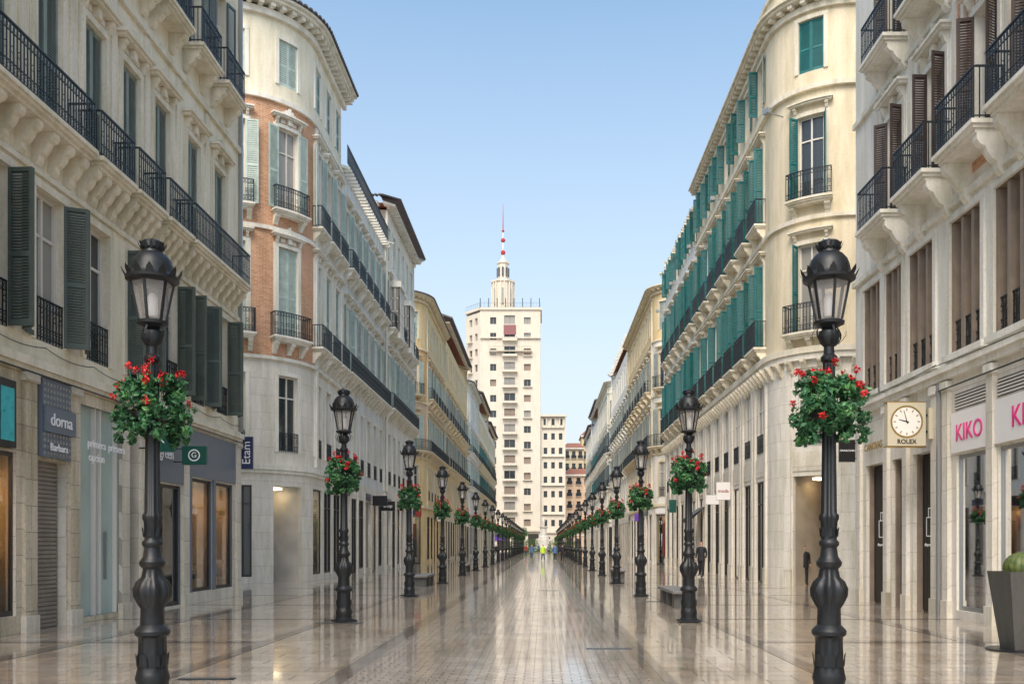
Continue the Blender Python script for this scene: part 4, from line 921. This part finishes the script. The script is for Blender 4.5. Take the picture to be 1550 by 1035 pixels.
text('primera',.26,(-9.84,20.4,3.9),ONLEFT,'letter_white','shop_lettering'); text('opcion',.26,(-9.84,20.4,3.6),ONLEFT,'letter_white','shop_lettering'); text('primera',.26,(-9.84,21.35,3.9),ONLEFT,'letter_white','shop_lettering')
text('green',.4,(-9.92,24.4,4.1),ONLEFT,'letter_white','shop_lettering')
for yy in(23.2,26.5):
    g=G('bag_logo'); X=9.5+.2
    for (ya,yb,za,zb) in((-.22,.22,1.9,1.93),(-.22,.22,2.37,2.4),(-.22,-.19,1.9,2.4),(.19,.22,1.9,2.4),(-.1,-.07,2.4,2.6),(.07,.1,2.4,2.6),(-.1,.1,2.6,2.63)):
        g.box('letter_white',X,X+.01,yy+ya,yy+yb,za,zb)
    g.extra.append(text('shop on line',.12,(X,yy,1.7),ONRIGHT,'letter_white')); g.finish()
g=G('window_poster'); g.box('sign_white',9.72,9.74,20.1,20.9,.9,2.9)
random.seed(9)
for i in range(14):
    yy=20.2+random.random()*.5; zz=1.0+i*.12; g.box(random.choice(['aqua','hivis','letter_pink','purple','gold']),9.705,9.719,yy,yy+.16,zz,zz+.1)
g.finish()
g=G('black_awning'); 
V=[(9.68,55,4.0),(9.68,57.4,4.0),(8.7,57.4,3.3),(8.7,55,3.3),(8.7,55,3.05),(8.7,57.4,3.05)]
g.mesh('black',V,[(0,1,2,3),(3,2,5,4),(0,3,4),(1,2,5)]); g.finish()
# ================================================================== PEOPLE
def person(name,x,y,h,head,top,bot,stride=.0,bag=None,allm=None,z=0.012,armb=0.05,hairm='hair',shoe='black'):
    S=h/1.8
    J={'pel':(0,0,.96,.14,.105),'sp':(0,.0,1.14,.135,.10),'ch':(0,.01,1.34,.165,.115),'nb':(0,.01,1.48,.075,.065),'nk':(0,0,1.54,.052,.052),'h1':(0,-.02,1.60,.066,.075),'h2':(0,-.015,1.68,.078,.092),'h3':(0,-.0,1.755,.06,.075)}
    E_=[('pel','sp'),('sp','ch'),('ch','nb'),('nb','nk'),('nk','h1'),('h1','h2'),('h2','h3')]
    for s,n_ in((1,'L'),(-1,'R')):
        st=stride*s; ar=-stride*s*.7
        J['hp'+n_]=(.09*s,0,.88,.105,.105); J['kn'+n_]=(.10*s,-st*.45-.01,.50,.08,.08); J['an'+n_]=(.10*s,-st+(.03 if st<0 else 0),.10+(.06 if st<0 else 0),.058,.06); J['to'+n_]=(.115*s,-st-.15,.045+(.0 if st>=0 else .03),.045,.033)
        J['sh'+n_]=(.195*s,.01,1.42,.07,.07); J['el'+n_]=(.245*s,.04-ar*.3,1.14,.054,.054); J['wr'+n_]=(.25*s,-armb-ar*.8,.90,.038,.038); J['ha'+n_]=(.25*s,-armb-.02-ar*.9,.83,.042,.024)
        E_+=[('pel','hp'+n_),('hp'+n_,'kn'+n_),('kn'+n_,'an'+n_),('an'+n_,'to'+n_),('ch','sh'+n_),('sh'+n_,'el'+n_),('el'+n_,'wr'+n_),('wr'+n_,'ha'+n_)]
    ks=list(J); me=bpy.data.meshes.new('sk'); me.from_pydata([J[k][:3] for k in ks],[(ks.index(a),ks.index(b)) for a,b in E_],[])
    ob=bpy.data.objects.new('sk',me); scene.collection.objects.link(ob)
    md=ob.modifiers.new('s','SKIN'); 
    for i,k in enumerate(ks):
        me.skin_vertices[0].data[i].radius=J[k][3:5]; me.skin_vertices[0].data[i].use_root=(k=='pel')
    sb=ob.modifiers.new('b','SUBSURF'); sb.levels=2
    dg=bpy.context.evaluated_depsgraph_get(); dg.update(); nm=bpy.data.meshes.new_from_object(ob.evaluated_get(dg))
    bpy.data.objects.remove(ob)
    vs=[v.co.copy() for v in nm.vertices]; fs=[tuple(p.vertices) for p in nm.polygons]; mi=[]
    names=[top,bot,'skin',hairm,shoe] if not allm else [allm]
    for p in nm.polygons:
        c=p.center
        if allm: mi.append(0); continue
        if c.z>1.50:
            k=3 if (c.z>1.70 or (c.y>.02 and c.z>1.58)) else 2
        elif c.z<.10: k=4
        elif abs(c.x)>.19 and c.z<.90: k=2
        elif c.z<.93 and abs(c.x)<.2: k=1
        elif c.z<.93: k=2
        else: k=0
        mi.append(k)
    for s in(1,-1):
        hx,hy,hz=J['haL' if s>0 else 'haR'][:3]
        for q,(dy,l) in enumerate(((-.03,.065),(-.01,.08),(.01,.075),(.03,.055),(-.05,.04))):
            n0=len(vs); zt=hz-.01 if q<4 else hz+.03; w=.009
            for (ox,zz,ww) in((0,zt,w),(-.008*s,zt-l*.55,w*.9),(-.025*s,zt-l,w*.6)):
                for ax,ay in((-1,-1),(1,-1),(1,1),(-1,1)): vs.append(Vector((hx+ox+ax*ww,hy+dy-(.02 if q==4 else 0)+ay*ww,zz)))
            for k in range(2):
                for j in range(4): fs.append((n0+k*4+j,n0+k*4+(j+1)%4,n0+k*4+4+(j+1)%4,n0+k*4+4+j)); mi.append(0 if allm else 2)
            fs.append((n0+8,n0+9,n0+10,n0+11)); mi.append(0 if allm else 2)
    for (cx_,cy_,cz_,sx,sy,sz) in((0,-.115,1.655,.012,.016,.02),(.08,-.005,1.665,.01,.018,.028),(-.08,-.005,1.665,.01,.018,.028)):
        n0=len(vs)
        for v in((0,0,sz),(sx,0,0),(0,-sy,-sz*.4),(-sx,0,0),(0,sy,0),(0,0,-sz)): vs.append(Vector((cx_+v[0],cy_+v[1],cz_+v[2])))
        for t_ in((0,1,2),(0,2,3),(0,3,4),(0,4,1),(5,2,1),(5,3,2),(5,4,3),(5,1,4)): fs.append(tuple(n0+i for i in t_)); mi.append(0 if allm else 2)
    if not allm:
        prf=[(.20,.145,.79),(.19,.14,.95),(.168,.128,1.12),(.185,.135,1.3),(.15,.11,1.43)]; n0=len(vs); n_=16
        for rx,ry,zz in prf:
            for i in range(n_): a=2*pi*i/n_; vs.append(Vector((rx*math.cos(a),ry*math.sin(a),zz)))
        for k in range(len(prf)-1):
            for i in range(n_): fs.append((n0+k*n_+i,n0+k*n_+(i+1)%n_,n0+(k+1)*n_+(i+1)%n_,n0+(k+1)*n_+i)); mi.append(0)
    if bag:
        n0=len(vs)
        for dz in(0,.28):
            for ax,ay in((-1,-1),(1,-1),(1,1),(-1,1)): vs.append(Vector((.29+ax*.05,ay*.14,.5+dz)))
        for t_ in((0,1,2,3),(4,5,6,7),(0,1,5,4),(1,2,6,5),(2,3,7,6),(3,0,4,7)): fs.append(tuple(n0+i for i in t_)); mi.append(4)
    m2=bpy.data.meshes.new(name); m2.from_pydata([tuple(v*S) for v in vs],[],fs)
    for q in names: m2.materials.append(M[q])
    m2.polygons.foreach_set('material_index',mi); m2.polygons.foreach_set('use_smooth',[True]*len(fs))
    o=bpy.data.objects.new(name,m2); scene.collection.objects.link(o); o.location=(x,y,z); o.rotation_euler=(0,0,head); return o
person('man_in_dark_suit',8.3,48.5,1.92,-.5,'suit','suit',.06,armb=.12)
person('pedestrian',-1.25,104,1.78,0,'shirt_blue','jeans',.22)
person('pedestrian',0.0,98,1.76,.2,'hivis','jeans',.25)
person('pedestrian',1.25,96,1.82,pi,'shirt_blue','suit',.22)
person('pedestrian',1.95,93,1.8,pi,'suit','suit',.25)
person('pedestrian',7.6,98,1.75,-1.2,'shirt_blue','jeans',.2,bag=True)
for (x,y,h,hd,t_,b_) in((-2.6,142,1.75,.1,'red_cloth','jeans'),(.9,150,1.8,pi,'grey_cloth','suit'),(2.0,165,1.7,0,'suit','jeans'),(-.8,172,1.8,pi,'shirt_blue','suit'),(-6.5,128,1.75,.4,'suit','jeans'),(5.6,135,1.7,-.3,'grey_cloth','jeans')): person('pedestrian',x,y,h,hd,t_,b_,.2)
person('woman_in_doorway',10.9,38.6,1.7,0,'suit','suit',.03)

# ================================================================== MONUMENT + PLANTING
g=G('stone_monument'); mx,my=.1,214
for r,z0,z1 in((3.2,0,.5),(2.5,.5,1.1),(1.7,1.1,3.0),(1.35,3.0,3.3)): lathe(g,'stone_white',[(r,z0),(r,z1-.08),(r*.97,z1),(0,z1)],8,(mx,my,0),a0=pi/8)
lathe(g,'stone_white',[(1.1,3.3),(1.15,3.5),(.85,3.7),(.8,5.4),(1.0,5.6),(1.1,5.8),(0,5.8)],8,(mx,my,0),a0=pi/8)
mon=g.finish()
for (dx,dy,z,h,hd) in((0,0,5.8,2.6,0),(-1.6,-1.0,1.1,2.1,.5),(1.6,-1.0,1.1,2.1,-.5)):
    o=person('statue_figure',mx+dx,my+dy,h,hd,'','',.1,allm='stone_white',z=z); o.parent=mon
random.seed(77)
def clump(name,blobs,m,s,n):
    g=G(name)
    for (x,y,z,rx,ry,rz) in blobs:
        for i in range(n):
            v=Vector((random.gauss(0,1),random.gauss(0,1),random.gauss(0,1))).normalized()*random.uniform(.55,1.08)
            zz=z+v.z*rz
            if zz<.02: zz=random.uniform(.02,.3)
            leafquad(g,m if random.random()<.7 else 'leaf2',(x+v.x*rx,y+v.y*ry,zz),0,random.uniform(.5,1.2)*s)
    return g.finish(single=True)
clump('hedge',[(mx+i*1.2-6.8,207+random.uniform(-.5,.5),1.3,1.0,1.0,1.4+random.random()*.7) for i in range(5)]+[(mx+i*1.2+2,207+random.uniform(-.5,.5),1.1,1.0,1.0,1.2+random.random()*.6) for i in range(5)],'hedge',.17,300)
clump('flower_bed',[(mx+i*1.1-4,204,.4,.8,.8,.5) for i in range(8)],'hedge',.12,160)
def tree(name,x,y,h,r):
    g=G(name)
    lathe(g,'frame_taupe',[(.28,0),(.2,h*.2),(.15,h*.5),(.08,h*.7)],8,(x,y,0))
    for i in range(6):
        a=i*1.05; P0=Vector((x,y,h*.45)); P1=Vector((x+r*.7*math.cos(a),y+r*.7*math.sin(a),h*random.uniform(.65,.85)))
        d=Vector((-math.sin(a),math.cos(a),0))*.05; g.face('frame_taupe',[tuple(P0-d),tuple(P0+d),tuple(P1+d*.4),tuple(P1-d*.4)])
    for i in range(26):
        v=Vector((random.gauss(0,1),random.gauss(0,1),random.gauss(0,.7))).normalized()*random.uniform(.5,1)
        c=Vector((x+v.x*r,y+v.y*r,h*.75+v.z*r*.8)); m=random.choice(['leaf','hedge','leaf2'])
        for j in range(60):
            w=Vector((random.gauss(0,1),random.gauss(0,1),random.gauss(0,1))).normalized()*r*.33*random.uniform(.4,1.1); leafquad(g,m,tuple(c+w),0,random.uniform(.1,.2))
    g.finish()
tree('plaza_tree',-5.2,210,5.6,2.0); tree('plaza_tree',5.6,212,6.0,2.1); tree('plaza_tree',-14,216,7,2.6); tree('plaza_tree',10,217,8,2.6); tree('plaza_tree',-8.6,213,6.2,2.2)

# ================================================================== WORLD, SUN, CAMERA
sun_el=math.radians(50); az=math.radians(192)
w=bpy.data.worlds.new('World'); scene.world=w; w.use_nodes=True; nt=w.node_tree; L=nt.links.new
bg=nt.nodes['Background']; sky=nt.nodes.new('ShaderNodeTexSky'); sky.sky_type='NISHITA'; sky.sun_disc=False
sky.sun_elevation=sun_el; sky.sun_rotation=az; sky.air_density=1.0; sky.dust_density=2; sky.ozone_density=1.0
tc=nt.nodes.new('ShaderNodeTexCoord'); sp=nt.nodes.new('ShaderNodeSeparateXYZ'); L(tc.outputs['Generated'],sp.inputs[0])
mr=nt.nodes.new('ShaderNodeMapRange'); mr.inputs['From Min'].default_value=0; mr.inputs['From Max'].default_value=.55; mr.inputs['To Min'].default_value=.97; mr.inputs['To Max'].default_value=.0
L(sp.outputs['Z'],mr.inputs['Value'])
hs=nt.nodes.new('ShaderNodeHueSaturation'); hs.inputs['Hue'].default_value=.487; hs.inputs['Saturation'].default_value=1.02; hs.inputs['Value'].default_value=1.85; L(sky.outputs[0],hs.inputs['Color'])
mx_=nt.nodes.new('ShaderNodeMix'); mx_.data_type='RGBA'; L(mr.outputs['Result'],mx_.inputs['Factor']); L(hs.outputs[0],mx_.inputs['A']); mx_.inputs['B'].default_value=(5.2,5.35,5.55,1)
L(mx_.outputs['Result'],bg.inputs[0]); bg.inputs[1].default_value=.15
sl=bpy.data.lights.new('sun','SUN'); sl.energy=3.3; sl.angle=math.radians(35); sl.color=(1,.88,.73)
so=bpy.data.objects.new('sun',sl); scene.collection.objects.link(so)
d=Vector((math.sin(az)*math.cos(sun_el),math.cos(az)*math.cos(sun_el),math.sin(sun_el)))
so.rotation_euler=d.to_track_quat('Z','Y').to_euler(); so.location=d*100
cam=bpy.data.cameras.new('camera'); co=bpy.data.objects.new('camera',cam); scene.collection.objects.link(co)
co.location=(0,0,1.7); co.rotation_euler=(pi/2,0,0); cam.sensor_width=36; cam.lens=1400/1550*36
cam.shift_x=-.0303; cam.shift_y=.1977; cam.clip_start=.1; cam.clip_end=3000
scene.camera=co
scene.view_settings.view_transform='Standard'; scene.view_settings.look='None'; scene.view_settings.exposure=0
